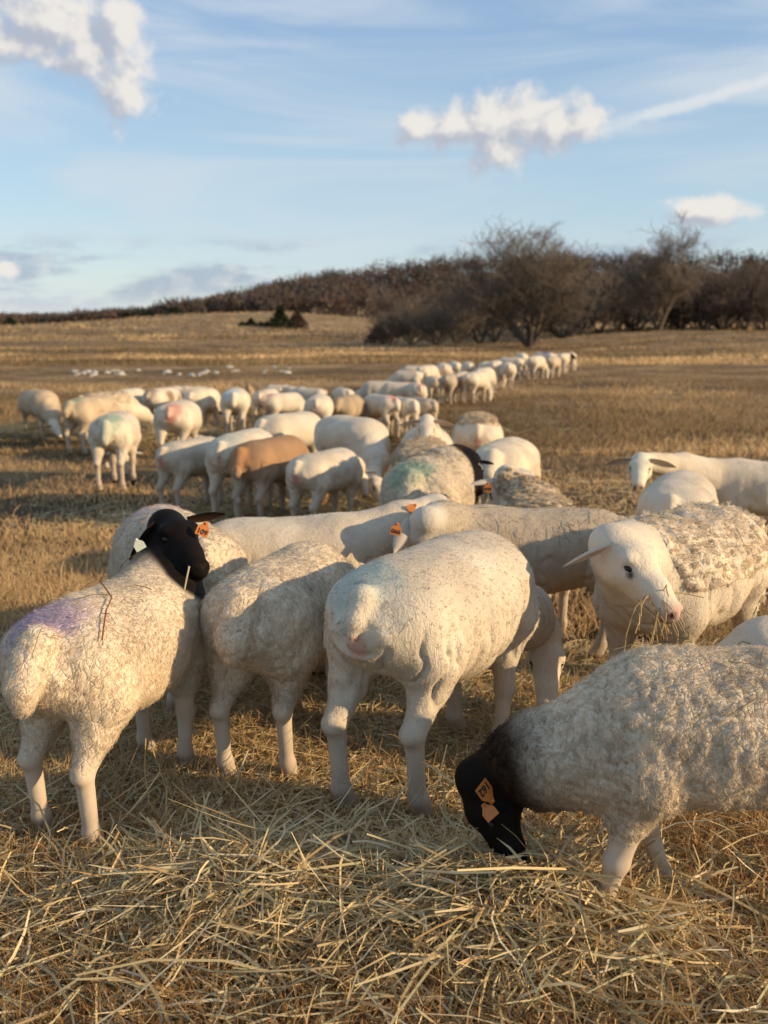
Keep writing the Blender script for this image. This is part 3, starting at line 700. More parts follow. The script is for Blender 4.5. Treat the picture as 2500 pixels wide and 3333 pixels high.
SHEEP = {}
def sheep(key, u, y, hd, label, top=None, sc=None, group=None, pose='graze', hpx=None, npx=None, fat=1.0, wool=0.0, coat=WHITE, head=None, neckc=None, tail='dock', marks=(), sag=0.02,
          res=.02, hairs=0, tags=(), patch=None, patchc=(.56, .45, .31), feet=None, vis_pink=True, hs=1.0, earl=1.0, relief=1.0, lowc=None, ears=(None, None), speck=0.0, x=None, leg=LEG, hairlen=None, earcol=None):
    R = np.random.default_rng(abs(hash(key)) % 1000 if False else sum(ord(c)*(i+3) for i, c in enumerate(key)))
    xx = ty(u, y) if x is None else x; gz = tz(xx, y)
    if top is not None:
        zt = at_y(u, top, y)[2]; sc = (zt-gz)/(.70+wool*.8)
    if not .72 < sc < 1.2: print('  scale', key, round(sc, 2))
    if key not in 'ABCDEFHIJ' and x is None: hd = hd-math.degrees(math.atan((u-1250)/F))
    h = RAD(hd); fw = np.array([math.cos(h), math.sin(h), 0]); lf = np.array([-math.sin(h), math.cos(h), 0])
    def loc(p):
        q = np.asarray(p)-np.array([xx, y, gz]); return np.array([q@fw, q@lf, q[2]])/sc
    P, nd = [np.array(v, float) for v in POSES[pose]]
    if pose in ('graze', 'low'): P = P+np.array([0, R.uniform(-.12, .12), R.uniform(-.02, .03)])
    if hpx: P = loc(at_y(*hpx)); nd = loc(at_y(*npx))-P
    n_ = nd/np.linalg.norm(nd)
    z = np.array([0, 0, 1.0]); u_ = z-(z@n_)*n_
    if np.linalg.norm(u_) < .25: u_ = u_+np.array([.4, 0, 0])-(np.array([.4, 0, 0])@n_)*n_
    u_ /= np.linalg.norm(u_); s_ = np.cross(u_, n_)        # s_: animal's left side
    hp = lambda a, b_, c_=0.0: P+(n_*a+u_*b_+s_*c_)*hs
    gz_ = float(np.clip((.6-P[2])/.35, 0, 1)); NB = np.array([.245, 0, .56-.055*gz_]); NE = P-n_*.03*hs-u_*.025
    mid = NB*.5+NE*.5+np.array([.05, 0, .02-.03*gz_]); mid[1] *= .8
    lo = np.minimum(np.array([-.60, -.36, -.03]), P-.33); hi = np.maximum(np.array([.55, .36, .82]), P+.33)
    f = Field(lo, hi, res)
    f.torso(PROF, wool*.9, fat, sag)
    fo = R.uniform(-.035, .035, 4) if feet is None else feet
    sy = 0.10*(.8+.2*fat)
    for i, sd in enumerate((1, -1)):
        dx = fo[i]+.005                                    # front leg
        y1 = sd*(sy-.008)
        f.cone((.21, sd*.085*fat, .56), (.24, sd*.105*fat, .44), .078+wool, .066+wool, .035)
        f.cone((.24, sd*.103*fat, .45), (.236+dx*.4, y1, .335), .063+wool*.7, .040+wool*.3, .035)
        f.cone((.236+dx*.4, y1, .34), (.242+dx*.6, y1, .22), .039+wool*.2, .0295, .025)
        f.cone((.242+dx*.6, y1, .22), (.235+dx, y1, .085), .0265, .022, .012)
        f.ball((.247+dx*.6, y1, .218), .0335, .012); f.ball((.234+dx, y1, .08), .029, .010)
        f.cone((.235+dx, y1, .085), (.262+dx, y1, .020), .024, .033, .012)
        dx = fo[2+i]+.034; y2 = sd*(sy+.002)               # hind leg
        f.cone((-.272, sd*.078*fat, .57), (-.25, sd*.104*fat, .47), .095+wool, .090+wool, .035)
        f.cone((-.24, sd*.103*fat, .47), (-.295+dx*.8, sd*(.100*fat), .375), .083+wool, .052+wool*.7, .04)
        f.cone((-.295+dx*.8, sd*.100*fat, .38), (-.37+dx*.9, y2, .27), .050+wool*.3, .030, .03)
        f.ball((-.385+dx*.9, y2, .272), .031, .012)
        f.cone((-.370+dx*.9, y2, .265), (-.352+dx, y2, .085), .0275, .023, .012)
        f.ball((-.35+dx, y2, .08), .030, .010)
        f.cone((-.35+dx, y2, .085), (-.325+dx, y2, .020), .024, .034, .012)
    if tail == 'long':
        f.cone((-0.402, 0, .63), (-0.454, 0, .50), .045, .035, .04); f.cone((-0.454, 0, .50), (-0.440, 0, .26), .033, .026, .02)
    elif tail == 'wool':
        f.cone((-.392, 0, .64), (-.465, 0, .55), .058, .045, .025); f.cone((-.465, 0, .55), (-.468, 0, .495), .042, .026, .018)
    else:
        f.cone((-.39, 0, .635), (-.426, 0, .585), .036, .022, .03); f.cone((-.426, 0, .585), (-.438, 0, .545), .021, .010, .012)
        f.carve((-.455, 0, .50), .012, .04)
    f.carve((-.46, 0, .37), .06, .07)
    f.cone(NB, mid, .132+wool, .092+wool*.9, .09); f.cone(mid, NE, .090+wool*.8, .058+wool*.3, .045)
    f.cone(NB-np.array([.0, 0, .08]), mid-np.array([.02, 0, .03]), .11, .08, .08)
    # head
    f.cone(hp(-.0, -.014), hp(.075, -.012), .055*hs, .054*hs, .03)
    f.cone(hp(.065, -.010), hp(.16, -.018), .052*hs, .037*hs, .025); f.cone(hp(.16, -.018), hp(.222, -.030), .037*hs, .031*hs, .02)
    f.cone(hp(.03, -.060), hp(.195, -.052), .041*hs, .020*hs, .025); f.ball(hp(.215, -.050), .022*hs, .012)
    for sd in (1, -1):
        f.ball(hp(.070, .018, sd*.043), .020*hs, .018); f.ball(hp(.05, -.045, sd*.028), .038*hs, .025); f.ball(hp(.226, -.020, sd*.015), .016*hs, .012)
        if res < .013: f.carve(hp(.092, .004, sd*.058), .013*hs, .012); f.carve(hp(.243, -.022, sd*.017), .006*hs, .008)
    V, Q = f.mesh(); V = smooth_mesh(V, Q, 2)
    N, _ = vnormals(V, Q)
    # colours
    hd_, ht = seg_dist(V, P, hp(.21, -.03)); nk, nt = seg_dist(V, NB, NE)
    head_m = sstep(.125*hs, .085*hs, hd_)
    zc = V[:, 2]; legm = sstep(.31, .24, zc)*(1-head_m)
    if wool: legm = sstep(.30, .26, zc)*(1-head_m)
    n1 = fbm(V*7, 3, 5)[:, None]; n2 = fbm(V*28, 2, 9)[:, None]
    C = np.tile(np.asarray(coat, float), (len(V), 1))*(0.78+.40*n1)
    dk = (sstep(.52, .72, fbm(V*np.array([4.5, 4.5, 6])+R.random(3)*9, 3, 41))*.22)[:, None]; C = C*(1-dk)+np.array([.30, .23, .155])*dk
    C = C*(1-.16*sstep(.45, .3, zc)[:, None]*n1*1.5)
    if speck: C = C*(1-speck*(sstep(.6, .72, n2[:, 0])*sstep(-.2, .1, V[:, 0]))[:, None])
    if tail == 'wool' or wool: C = C*(1-.12*sstep(.55, .75, n2))
    if lowc is not None: k_ = sstep(.56, .42, zc+.1*(n1[:, 0]-.5))[:, None]; C = C*(1-k_)+np.asarray(lowc)*(.86+.26*n1)*k_
    hc = np.asarray(coat if head is None else head, float)
    if head is None: hc = np.minimum(hc*1.06, .70)
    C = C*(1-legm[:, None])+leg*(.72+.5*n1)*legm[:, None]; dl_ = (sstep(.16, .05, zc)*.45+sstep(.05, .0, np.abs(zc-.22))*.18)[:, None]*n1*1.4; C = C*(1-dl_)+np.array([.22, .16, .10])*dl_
    bodym = 1-sstep(.30, .36, V[:, 0]+.0*zc)
    if neckc is not None:
        nm = sstep(.20, .15, nk)*sstep(neckc[1]-.12, neckc[1]+.26, nt+.25*(n1[:, 0]-.5)); C = C*(1-nm[:, None])+np.asarray(neckc[0])*nm[:, None]
    C = C*(1-head_m[:, None])+hc*(.9+.2*n1)*head_m[:, None]
    if res < .013:
        q = (V-P)@np.stack([n_, u_, s_], 1)/hs
        nose = sstep(.205, .245, q[:, 0])*head_m; dark = hc.mean() < .2
        if not dark:
            C = C*(1-nose[:, None]*.75)+np.array([.50, .29, .23])*nose[:, None]*.75
            for sd in (1, -1):
                e = np.linalg.norm(q-np.array([.243, -.022, sd*.018]), axis=1); k_ = sstep(.014, .006, e)[:, None]; C = C*(1-k_)+np.array([.05, .02, .02])*k_
                e = np.linalg.norm(q-np.array([.103, -.006, sd*.05]), axis=1); k_ = sstep(.016, .006, e)[:, None]*.9; C = C*(1-k_)+np.array([.04, .03, .03])*k_
            k_ = (sstep(.006, .002, np.abs(q[:, 1]+.052+.06*(.2-q[:, 0])))*sstep(.13, .16, q[:, 0])*head_m)[:, None]*.7; C = C*(1-k_)+np.array([.12, .06, .05])*k_
    hoof = sstep(.036, .022, zc)[:, None]; C = C*(1-hoof)+np.array([.035, .028, .022])*hoof
    pk = [((-.435, 0, .515), .032, 'pink', .6)] if (vis_pink and not wool and tail == 'dock') else [((-.50, 0, .44), .03, 'black', .8)] if wool else []
    for (c, r, cn, stg) in list(marks)+pk:
        d = np.linalg.norm((V-np.array(c))*np.array([1, 1, .8]), axis=1); k_ = (sstep(r*1.25, r*.45, d+(n2[:, 0]-.5)*r*1.1)*stg)[:, None]
        C = C*(1-k_)+np.array(MARKC[cn])*k_
    # wool relief as real displacement
    if wool and res < .014:
        wm = (1-head_m)*(1-legm)*sstep(.24, .30, zc)
        V = V+N*(np.minimum(np.abs(vnoise(V*np.array([46, 46, 26])+2.5*fbm(V*9, 2, 2)[:, None], 21)-.5), .2)*.045*relief+(fbm(V*np.array([9, 9, 7]), 2, 23)-.5)*.02)[:, None]*wm[:, None]
    elif res < .014:
        wm = (1-head_m)*(1-legm)
        fl = sstep(.62, .5, zc)*sstep(.30, .38, zc)
        V = V+N*((fbm(V*np.array([18, 18, 8]), 2, 21)-.5)*.008+(fbm(V*np.array([6, 6, 5]), 2, 23)-.5)*.018-np.maximum(0, .14-np.abs(vnoise(V*np.array([26, 10, 5])+2*fbm(V*5, 2, 6)[:, None], 31)-.5))*.075*fl)[:, None]*wm[:, None]
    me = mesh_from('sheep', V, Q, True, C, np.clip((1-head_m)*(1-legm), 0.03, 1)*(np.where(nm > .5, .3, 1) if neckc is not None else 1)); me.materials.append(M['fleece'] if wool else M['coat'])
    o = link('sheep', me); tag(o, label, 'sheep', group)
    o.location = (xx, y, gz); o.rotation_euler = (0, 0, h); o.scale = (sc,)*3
    # ears
    ec = np.asarray(hc if earcol is None else earcol, float); inn = np.array([.60, .47, .36]) if hc.mean() > .2 else BROWNH
    for i, sd in enumerate((1, -1)):
        d = ears[i]
        d = (s_*sd*.9-n_*.25+u_*.05+np.array([0, 0, -.30])) if d is None else loc(np.array([xx, y, gz])+np.array(d)*sc)
        link('ear', ear_mesh(hp(.005, .018, sd*.052), np.asarray(d, float), n_*.75+np.array([0, 0, -.45]), .145*hs*earl, .040*hs*earl, inn, ec*.95), M['ear'], o)
    if res < .016:
        for sd in (1, -1):
            e = link('eye', EYE, None, o); ev = hp(.084, .003, sd*.0445); ax = (n_*1.25*hs, u_*.72*hs, s_*hs); e.matrix_local = Matrix([[float(ax[c_][r_]) for c_ in range(3)]+[float(ev[r_])] for r_ in range(3)]+[[0, 0, 0, 1]])
    camdir = loc(np.array([0, 0, CAMZ]))
    for (tp, mt, tx, tilt, s__) in tags:
        p = loc(at_y(*tp)); nrm = camdir-p; nrm /= np.linalg.norm(nrm)
        nrm = nrm+lf_loc(fw, lf, (.35*tilt, 0, .15)); upv = lf_loc(fw, lf, (math.sin(tilt), 0, math.cos(tilt)))
        ear_tag(o, p, nrm, upv, M[mt], tx, .88*s__/sc)
    # fur
    if hairs:
        hl = (np.where(zc < .30, .006, .011) if not wool else .005+.009*sstep(.26, .34, zc))
        if hairlen: hl = hl*hairlen
        hl = hl*(1-head_m*(.78 if hc.mean() > .2 else .97))*(1-.55*legm); hl = np.where(zc < .04, .001, hl)
        link_hair = hair_on('wool' if wool else 'coat_hair', V, Q, hl, C*1.04, int(hairs*1.5), .0006 if not wool else .0006, .22 if not wool else .38, (-.45, 0, -.8), .012 if wool else .014, .003 if wool else 0, o, R, .16 if wool else .38)
    if patch: shed(o, V, Q, N, patch, R, hairs > 0, (.64, .535, .395) if key == 'H' else patchc)
    wv = np.array([xx, y, gz])+sc*(V[:, :1]*fw+V[:, 1:2]*lf+V[:, 2:]*np.array([0, 0, 1.]))
    wn = N[:, :1]*fw+N[:, 1:2]*lf+N[:, 2:]*np.array([0, 0, 1.]); SHEEP[key] = (wv, wn, V)
    return o
def lf_loc(fw, lf, v):
    v = np.asarray(v, float); return np.array([v@fw, v@lf, v[2]])
def shed(parent, V, Q, N, mask_f, R, near, pc=(.60, .49, .35)):
    """ragged felted fleece that is coming off: a thick layer over part of the back"""
    mk = mask_f(V)+.45*(fbm(V*11, 3, 3)-.5)+.55*(fbm(V*5, 2, 13)-.5); keep = (mk[Q] > .5).all(1); q = Q[keep]
    if len(q) < 20: return
    ids, inv = np.unique(q, return_inverse=True); q = inv.reshape(-1, 4); v = V[ids]; nn = N[ids]
    edge = np.clip((mk[ids]-.5)*5, 0, 1)
    thick = -.006+edge*(.007+.045*(fbm(v*20, 3, 8)-.35))
    v2 = v+nn*thick[:, None]
    c = np.array(pc)*(.6+.8*fbm(v*30, 2, 4)[:, None])
    link('shed_fleece', mesh_from('shed_fleece', v2, q, True, c), M['fleece'], parent)
    hl = .006+.010*edge
    hair_on('fleece_locks', v2, q, hl, c*1.1, 7000 if near else 1200, .0011 if near else .003, .55, (-.3, 0, -.6), .026, .007, parent, R, .75)

# ---- the flock -------------------------------------------------------------------------------------------------
NEAR, MID = .0085, .0125
def sh(*a, **k): return sheep(*a, **k)
sh('A', 425, 2.55, 73, 'white woolly ewe with black head turned back and purple mark on rump', sc=.87, relief=.4, wool=.010, coat=CREAM*1.05, head=BLACK, neckc=(BROWNH, .45), tail='wool', fat=1.0,
   hpx=(552, 1708, 2.90), npx=(652, 1826, 2.72), marks=[((-.30, .04, .70), .12, 'purple', .42), ((-.2, .13, .66), .08, 'purple', .2)], res=NEAR, hairs=30000, feet=(.03, -.02, .02, -.03),
   ears=((.9, .25, .22), (-.6, -.2, -.75)), tags=[((662, 1722, 2.80), 'tag', '109', .45, 1.0), ((452, 1772, 2.80), 'tagw', None, -.5, .85)], hs=1.15, earl=.82)
sh('B', 590, 3.40, 118, 'woolly sheep with pale mauve shoulder grazing behind the black-headed ewe', sc=.90, relief=.7, wool=.014, coat=CREAM, tail='wool', res=.0105, hairs=20000, pose='graze',
   marks=[((.22, 0, .70), .16, 'purple', .16)])
sh('C', 950, 2.9, 74, 'woolly cream sheep seen from behind between black-headed ewe and smooth white ewe', sc=.865, relief=.7, wool=.012, coat=CREAM, tail='wool', res=NEAR, hairs=30000, fat=.95, head=BLACK,
   hpx=(1010, 2190, 3.55), npx=(985, 2290, 3.5), feet=(.03, -.03, -.02, .03))
sh('D', 950, 3.62, 6, 'white sheep behind the woolly rump, facing sideways, orange tag in raised ear', top=1684, fat=1.05, res=.0105, hairs=15000, hpx=(1430, 1642, 3.78), npx=(1535, 1738, 3.60),
   ears=((-.7, .5, .25), (-.2, -.75, -.1)), tags=[((1342, 1652, 3.66), 'tag', None, .9, .9)])
sh('E', 1425, 2.69, 57, 'smooth white ewe with faint green rump mark grazing at the front centre', sc=1.0, fat=1.05, sag=.05, res=NEAR, hairs=34000, hpx=(1778, 2080, 3.20), npx=(1782, 2325, 3.04),
   marks=[((-.33, .06, .68), .12, 'teal', .55), ((-.40, .05, .60), .08, 'teal', .3)], feet=(.02, -.02, -.03, .03), ears=((-.3, .6, -.3), (.75, -.2, -.62)))
sh('F', 1735, 3.62, 181, 'grey beige long-bodied sheep with orange ear tag 066 and straw on its back', top=1655, coat=GREY, head=np.array([.6, .53, .43]), res=.0105, hairs=22000, hpx=(1372, 1692, 3.48), npx=(1285, 1820, 3.62),
   ears=((-.35, -.5, -.6), (.2, .8, 0)), tags=[((1290, 1722, 3.28), 'tag', '066', .2, 1.0)], fat=.98)
def drape(V):
    x, y, z = V.T
    back = sstep(.46, .60, z+.10*np.abs(y)*0)*sstep(.40, .28, x)
    rump = sstep(-.24, -.33, x)*sstep(.24, .34, z)
    return np.maximum(back, rump*1.1)
sh('H', 2180, 3.15, 231, 'white ewe chewing hay, head turned towards camera, shaggy fleece peeling off its back', sc=.98, fat=1.12, sag=.03, res=.0078, hairs=26000, hpx=(2015, 1772, 2.78), npx=(2142, 1905, 2.66),
   patch=drape, ears=((.8, .35, -.45), (-.95, .1, -.38)), hs=1.12, leg=LEG, earl=.88)
sh('I', 2340, 1.98, 180, 'woolly sheep with black head down in the hay and two orange ear tags', sc=.87, relief=.7, wool=.010, sag=-.005, coat=CREAM*.97, head=BLACK, neckc=(BROWNH, .52), tail='wool', res=.0078, hairs=38000,
   hpx=(1592, 2562, 2.03), npx=(1662, 2722, 1.98), feet=(.10, -.10, 0, 0), fat=1.0, ears=((-.25, -.75, -.15), (-.3, .8, 0)), hs=.95, earl=.85,
   tags=[((1584, 2582, 1.955), 'tag', '162', 2.6, 1.15), ((1590, 2640, 1.95), 'tag', None, -.7, .85)])
sh('J', 2640, 2.56, 180, 'white back of a grazing sheep cut off by the right edge behind the front sheep', sc=.75, res=.0105, hairs=10000, fat=1.0)
def cap(V):
    x, y, z = V.T; return sstep(.50, .62, z)*sstep(.32, .2, x)*sstep(-.5, -.38, x)
def capthin(V):
    x, y, z = V.T; return sstep(.60, .68, z)*sstep(.32, .2, x)*sstep(-.45, -.30, x)
sh('K', 2185, 4.75, 84, 'round white sheep with pink rump behind the chewing ewe', top=1552, fat=1.06, res=MID, hairs=9000, pose='low')
sh('L', 2495, 5.9, 186, 'white sheep facing the camera with drooping ears and hay in its mouth', top=1503, coat=CREAM*1.05, res=MID, hairs=9000, hpx=(2085, 1500, 5.72), npx=(2078, 1575, 5.50), hs=1.15)
sh('N', 1735, 4.35, 97, 'sheep with a matted greenish fleece cap and orange ear tag 049', top=1605, fat=1.1, coat=WHITE*.95, res=MID, hairs=9000, hpx=(1632, 1556, 4.62), npx=(1588, 1680, 4.66), patch=capthin,
   marks=[((-.42, 0, .58), .2, 'teal', .4)], tags=[((1588, 1586, 4.48), 'tag', '049', 0, 1.05)], ears=((-.7, -.35, .0), (.85, .1, -.12)), hs=1.1)
sh('O', 1640, 6.8, 78, 'cream sheep with stubby woolly tail seen from behind in front of the feeding line', top=1433, res=MID, hairs=6000, fat=1.1, tail='wool', coat=CREAM*1.05)
sh('P', 1408, 5.2, 74, 'grey speckled woolly sheep with green rump mark and black head', top=1483, wool=.022, coat=CREAM*.85, head=BLACK, neckc=(BROWNH, .62), tail='wool', res=MID, hairs=11000, speck=.5, fat=.95, hs=.9,
   hpx=(1535, 1505, 5.45), npx=(1568, 1592, 5.28), marks=[((-.36, .02, .70), .13, 'green', .55)], tags=[((1562, 1520, 5.38), 'tagw', None, -.4, .9)], earl=.7)
sh('Q', 1378, 7.2, 88, 'sheep with a curly brown fleece tuft on its rump behind the speckled sheep', top=1440, res=MID, hairs=5000, fat=1.2, patch=cap)
sh('R', 1388, 8.5, 272, 'white sheep looking straight at camera over the fleece-tufted back', top=1392, res=MID, hairs=5000, fat=1.15, hpx=(1390, 1372, 8.05), npx=(1388, 1432, 7.86), hs=1.15)
sh('S', 1552, 9.3, 90, 'white sheep with pink rump and loose fleece fringe on its back', top=1352, res=MID, hairs=5000, fat=1.15, patch=capthin, marks=[((-.48, 0, .46), .07, 'pink', .8)])
ROW = 'sheep standing in the middle row'
sh('T', 635, 8.3, 46, 'light grey sheep with red rump at the left end of the middle row', top=1428, res=MID, hairs=5000, coat=WHITE*.9, marks=[((-.47, 0, .47), .08, 'red', .6)], pose='graze')
sh('U', 800, 8.0, 64, 'white sheep with pale green rump between grey and brown sheep', top=1402, res=MID, hairs=5000, marks=[((-.3, 0, .7), .16, 'teal', .35)])
sh('V', 890, 7.75, 54, 'brown-backed sheep with a long pale tail', top=1424, res=MID, hairs=6000, tail='long', coat=np.array([.36, .215, .115]), lowc=np.array([.44, .34, .25]), leg=np.array([.48, .38, .29]), pose='graze',
   marks=[((-.42, .0, .62), .10, 'rust', .5)])
sh('W', 1062, 7.45, 54, 'small white sheep with pink rump beside the brown one, ear sticking out', top=1468, res=MID, hairs=6000, fat=1.1, hpx=(1168, 1535, 7.95), npx=(1195, 1610, 7.85), marks=[((-.47, .0, .47), .07, 'pink', .9)])
sh('X', 950, 9.9, 45, 'rounded white back showing above the brown sheep', top=1343, res=.016, hairs=3500, fat=1.15)
sh('Y', 1150, 9.0, 302, 'large white sheep with its head down in the hay, facing camera', top=1356, res=MID, hairs=5000, fat=1.2, hpx=(1222, 1555, 8.28), npx=(1245, 1612, 8.18))
sh('Z1', 135, 14.0, 292, 'beige woolly sheep at the far left, head down at the hay', top=1268, wool=.018, coat=BEIGE*1.3, head=WHITE, res=.016, hairs=4000, fat=1.1, hpx=(178, 1385, 13.4), npx=(205, 1425, 13.2))
sh('Z2', 308, 12.3, 48, 'beige woolly sheep with pale green rump near the left hay heap', top=1290, wool=.018, coat=BEIGE*1.3, tail='wool', res=.016, hairs=4000, marks=[((-.33, 0, .70), .15, 'green', .4)], speck=.3)
sh('Z3', 385, 9.6, 78, 'white sheep with long tail and green paint above it, left of the middle row', top=1343, res=MID, hairs=5000, tail='long', fat=1.05, marks=[((-.30, -.04, .70), .13, 'green', .6), ((-.36, .08, .68), .05, 'black', .7), ((-.45, -.03, .6), .1, 'green', .35)])
sh('Z4', 362, 13.3, 25, 'ragged fleece-backed sheep just behind the green-rumped beige one', top=1278, res=.016, hairs=0, coat=CREAM, patch=cap)
sh('Z5', 588, 11.4, 75, 'plump white sheep with a red smear on its rump', top=1305, res=.016, hairs=3500, fat=1.2, marks=[((-.38, -.05, .66), .13, 'red', .55), ((-.46, -.03, .52), .07, 'red', .4)])
FAR = [
 ('f01', 430, 15.2, 62, 1264, 'pale sheep left of the brown-spotted one', {}),
 ('f02', 535, 15.0, 55, 1262, 'white sheep with brown spots on its side', dict(marks=[((-.05, -.18, .58), .10, 'brown', .85), ((.2, -.16, .5), .09, 'brown', .8), ((-.35, 0, .66), .13, 'brown', .6), ((.05, -.2, .4), .06, 'brown', .7)])),
 ('f03', 665, 14.4, 62, 1264, 'cream sheep right of the brown-spotted one', dict(coat=CREAM*1.05)),
 ('f04', 770, 13.9, 86, 1263, 'sheep with long thin tail and pale blue rump', dict(tail='long', marks=[((-.3, .05, .7), .15, 'blue', .6)], fat=1.1)),
 ('f05', 872, 15.3, 70, 1266, 'white sheep half hidden between blue-rumped and red-marked sheep', {}),
 ('f06', 925, 14.5, 35, 1278, 'sheep with a red mark over its hip, side to the sun', dict(marks=[((-.32, .02, .70), .13, 'red', .5)])),
 ('f07', 1040, 13.2, 84, 1284, 'white sheep seen squarely from behind left of the tan sheep', dict(fat=1.05)),
 ('f08', 1010, 16.6, 150, 1262, 'white sheep with raised head over the middle of the far group', dict(pose='level')),
 ('f09', 1135, 13.7, 68, 1286, 'tan woolly sheep with hanging head in the far group', dict(coat=BEIGE, wool=.015, tail='wool')),
 ('f10', 1238, 13.9, 128, 1284, 'white sheep with red rump spot and long tail turned away', dict(tail='long', marks=[((-.36, .0, .69), .10, 'red', .7)])),
 ('f11', 1312, 14.0, 118, 1292, 'slim white sheep right of the red-spotted long-tailed one', dict(tail='long', fat=.85)),
 ('f12', 1372, 14.4, 125, 1294, 'beige sheep at the right end of the near far-group row', dict(coat=GREY, tail='long')),
 ('f13', 812, 18.5, 270, 1262, 'dark-capped sheep with raised tan head behind the blue-rumped one', dict(pose='stand', head=np.array([.42, .27, .14]), coat=BEIGE*.9)),
 ('f14', 635, 18.0, 180, 1258, 'sheep standing crosswise far behind the spotted one', dict(pose='level', head=np.array([.5, .36, .22]))),
 ('f15', 1115, 16.5, 110, 1262, 'white rump above the tan woolly sheep', {}),
 ('f16', 905, 18.5, 160, 1252, 'cream back showing over the red-marked sheep', dict(coat=CREAM)),
 ('f17', 1235, 18.2, 178, 1240, 'grey-white sheep standing sideways at the back of the gap', dict(coat=WHITE*.9, fat=1.05)),
 ('f18', 1300, 17.6, 172, 1243, 'long sheep with faint red on its back beside the crosswise one', dict(marks=[((-.2, 0, .7), .1, 'red', .35)])),
 ('f19', 1352, 17.4, 105, 1246, 'rounded rump with red mark at the end of the crosswise pair', dict(marks=[((-.36, 0, .68), .11, 'red', .45)])),
 ('f20', 1325, 22.0, 168, 1206, 'sheep with pink-tinted back low in the receding line', dict(marks=[((-.1, 0, .7), .14, 'red', .3)])),
 ('f21', 1350, 24.5, 175, 1190, 'sheep side-on at the back left of the receding line', {}),
 ('f22', 1392, 23.6, 60, 1188, 'bright white rump near the start of the receding line', {}),
 ('f23', 1442, 24.2, 95, 1181, 'white sheep in the receding line, back turned, beside the bright rump', dict(fat=1.1)),
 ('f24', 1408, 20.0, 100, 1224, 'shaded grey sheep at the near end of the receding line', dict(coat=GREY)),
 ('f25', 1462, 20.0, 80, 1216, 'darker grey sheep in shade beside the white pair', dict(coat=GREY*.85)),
 ('f26', 1503, 20.6, 75, 1210, 'sheep with orange-tinted flank between shaded grey and white sheep', dict(marks=[((-.3, -.12, .5), .14, 'red', .3)])),
 ('f27', 1548, 20.2, 62, 1210, 'bright white sheep nearest the open grass in the receding line', dict(fat=1.05)),
 ('f28', 1575, 21.4, 70, 1196, 'white sheep right behind the brightest one in the line', {}),
 ('f29', 1478, 26.5, 100, 1176, 'small far back peeping over the receding line', {}),
 ('f30', 1522, 25.6, 95, 1177, 'white back on the far side of the receding line', {}),
 ('f31', 1588, 25.4, 70, 1176, 'sheep with reddish shoulder in the middle of the receding line', dict(marks=[((.1, 0, .7), .16, 'red', .4)])),
 ('f32', 1612, 25.0, 82, 1173, 'white rump right of the reddish-shouldered sheep', {}),
 ('f33', 1650, 24.8, 95, 1178, 'round white rump standing clear of the line on the near side', dict(fat=1.1)),
 ('f34', 1660, 28.5, 165, 1163, 'sideways back behind the round clear-standing rump', {}),
 ('f35', 1697, 31.0, 95, 1148, 'white sheep standing between sideways back and purple-marked sheep', {}),
 ('f36', 1745, 27.8, 65, 1158, 'white sheep with lit flank in the last cluster', {}),
 ('f37', 1768, 31.0, 150, 1147, 'sheep with a purple mark on its back in the last cluster', dict(marks=[((-.1, 0, .70), .16, 'purple', .8)])),
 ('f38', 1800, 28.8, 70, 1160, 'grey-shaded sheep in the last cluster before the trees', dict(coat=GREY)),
 ('f39', 1805, 33.0, 20, 1152, 'black-headed white sheep in the last cluster', dict(head=BLACK, pose='level')),
 ('f40', 1832, 31.5, 80, 1149, 'white sheep next to last before the open grass on the right', {}),
 ('f41', 1858, 33.5, 85, 1147, 'last white sheep of the line with a red rump', dict(marks=[((-.38, 0, .66), .13, 'red', .5)])),
]
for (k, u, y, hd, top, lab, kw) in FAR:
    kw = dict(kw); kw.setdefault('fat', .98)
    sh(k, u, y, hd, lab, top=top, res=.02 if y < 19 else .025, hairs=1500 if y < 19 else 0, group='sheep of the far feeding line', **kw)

# ---------------------------------------------------------------- small things
def wisp(name, label, lines, wd, cols, cat='hay', group=None):
    """thin bent stalks given as poly-lines (world)"""
    segs = []; C = []
    for L, c in zip(lines, cols):
        L = np.array(L)
        for i in range(len(L)-1): segs.append((*L[i], *L[i+1], wd, wd*.9)); C.append(c)
    o = link(name, tubes(segs, 4, name, np.array(C)), M['hay']); return tag(o, label, cat, group)
def pxl(pts): return [at_y(*p) for p in pts]
HC = (.55, .40, .19)
wisp('hay_stalk', 'pale straw hanging from the black-headed ewe\'s mouth', [pxl([(616, 1843, 2.66), (600, 1920, 2.66), (590, 1990, 2.66)])], .0026, [(.66, .6, .42)])
R = np.random.default_rng(3); L = []
for i in range(24):
    a = at_y(2128+R.uniform(-28, 28), 1935+R.uniform(-8, 8), 2.64); pts = [a]; d = np.array([R.normal(0, .8), -.25+R.normal(0, .3), R.normal(-.5, .5)]); d /= np.linalg.norm(d)
    for k in range(4):
        d = d+R.normal(0, .25, 3)+np.array([0, 0, -.22]); d /= np.linalg.norm(d); pts.append(pts[-1]+d*R.uniform(.022, .05))
    L.append(pts)
wisp('hay_wisp', 'tangle of hay hanging from the chewing ewe\'s mouth', L, .0017, [HC]*len(L))
L = []
for i in range(7):
    a = at_y(2082+R.uniform(-14, 14), 1585, 5.45); L.append([a, a+np.array([R.normal(0, .02), -.01, -.04]), a+np.array([R.normal(0, .04), -.02, -.10-R.random()*.06])])
wisp('hay_wisp', 'hay trailing from the mouth of the sheep facing the camera', L, .002, [HC]*len(L))
def to_px(p):
    q = p-np.array([0, 0, CAMZ]); z_ = q[..., 1]*CP-q[..., 2]*SP; up_ = q[..., 1]*SP+q[..., 2]*CP
    return 1250+F*q[..., 0]/z_, H0/2-F*up_/z_, z_
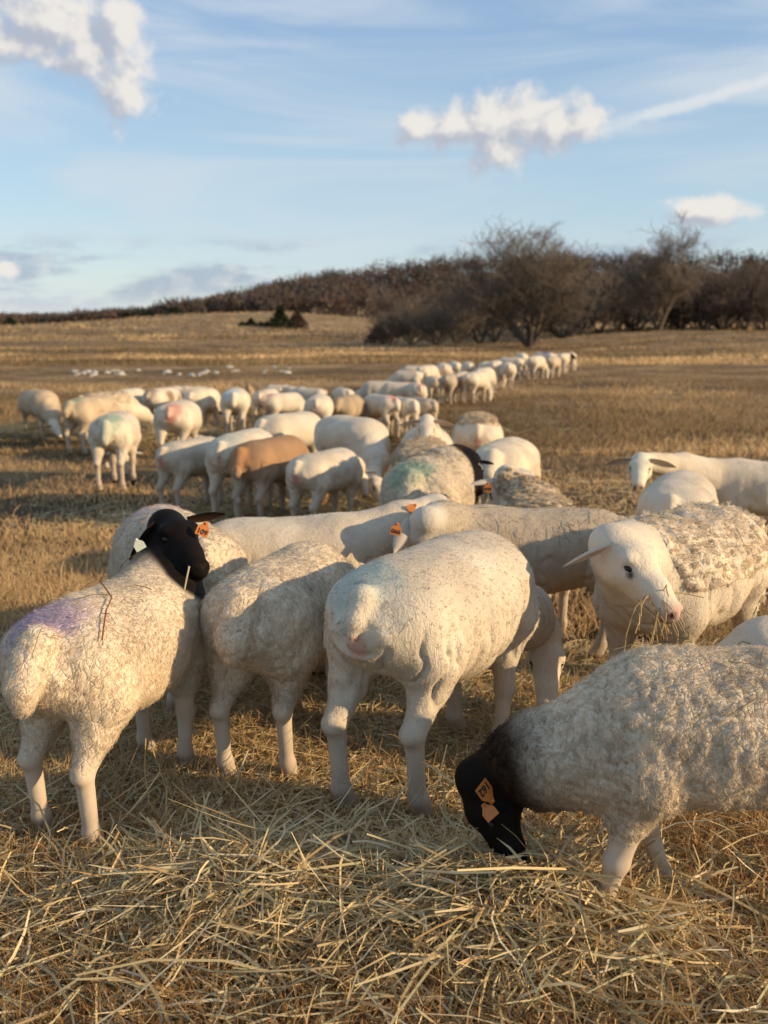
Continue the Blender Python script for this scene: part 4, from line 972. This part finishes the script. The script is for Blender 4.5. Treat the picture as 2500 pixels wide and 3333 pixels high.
def on_body(key, u, v, lift=.012):
    wv, wn, _ = SHEEP[key]; pu, pv, pz = to_px(wv); d = (pu-u)**2+(pv-v)**2
    c = np.argsort(d)[:60]; c = c[d[c] < d[c[0]]+900]; k = c[np.argmin(pz[c])]; return wv[k]+wn[k]*lift
wisp('dry_stem', 'thin reddish dry stem lying across the black-headed ewe\'s back', [[on_body('A', *q) for q in ((330, 1885), (345, 1920), (362, 1945), (352, 1985), (338, 2030), (334, 2075))]], .0022, [(.30, .13, .06)], 'stem')
def back_straw(key, n, label, seed):
    R = np.random.default_rng(seed); wv, wn, V = SHEEP[key]; c = np.flatnonzero((V[:, 2] > .60) & (V[:, 0] < .25) & (wn[:, 2] > .3)); L = []
    for k in R.choice(c, n):
        t_ = np.cross(wn[k], R.normal(0, 1, 3)); t_ /= np.linalg.norm(t_); l = R.uniform(.015, .05); p = wv[k]+wn[k]*.012
        L.append([p-t_*l, p+wn[k]*R.uniform(0, .012), p+t_*l*R.uniform(.5, 1)])
    cs = [tuple(np.array(HC)*R.uniform(.25, 1.1)) for _ in L]
    o = wisp('straw_bits', label, L, .0011, cs, 'straw'); o['kind'] = 'stuff'
back_straw('F', 60, 'bits of straw stuck to the grey beige sheep\'s back', 1)
back_straw('I', 26, 'bits of straw stuck to the front woolly sheep\'s back', 2)
back_straw('H', 40, 'bits of straw caught in the peeling fleece', 4)
back_straw('A', 14, 'bits of chaff on the black-headed ewe\'s back', 5)
# rocks strewn in a line across the pasture
R = random.Random(9)
def rock():
    V, Q = [], []
    me = sphere_mesh(.5, 8, 6)
    for v in me.vertices:
        k = .7+.5*R.random(); v.co = (v.co.x*k*1.3, v.co.y*k, v.co.z*k*.6)
    me.materials.append(M['stone']); me.name = 'rock'; return me
RK = [rock() for _ in range(5)]
for i in range(46):
    u = R.choice([R.uniform(240, 400), R.uniform(440, 960), R.uniform(520, 940)]); v = 1208+R.uniform(-10, 14)+(-6 if u > 700 else 4)
    p = ground_at(u, v); o = link('rock', RK[i % 5]); s = R.uniform(.08, .26)
    o.location = (p[0], p[1], tz(p[0], p[1])+s*.08); o.scale = (s*1.2, s, s); o.rotation_euler = (0, 0, R.random()*6)
    tag(o, 'small pale rock in the stony strip across the pasture', 'rock', 'pale rocks of the stony strip')
print('objects', len(bpy.data.objects), 'tris', sum(len(o.data.polygons)*2 for o in bpy.data.objects if o.type == 'MESH'))
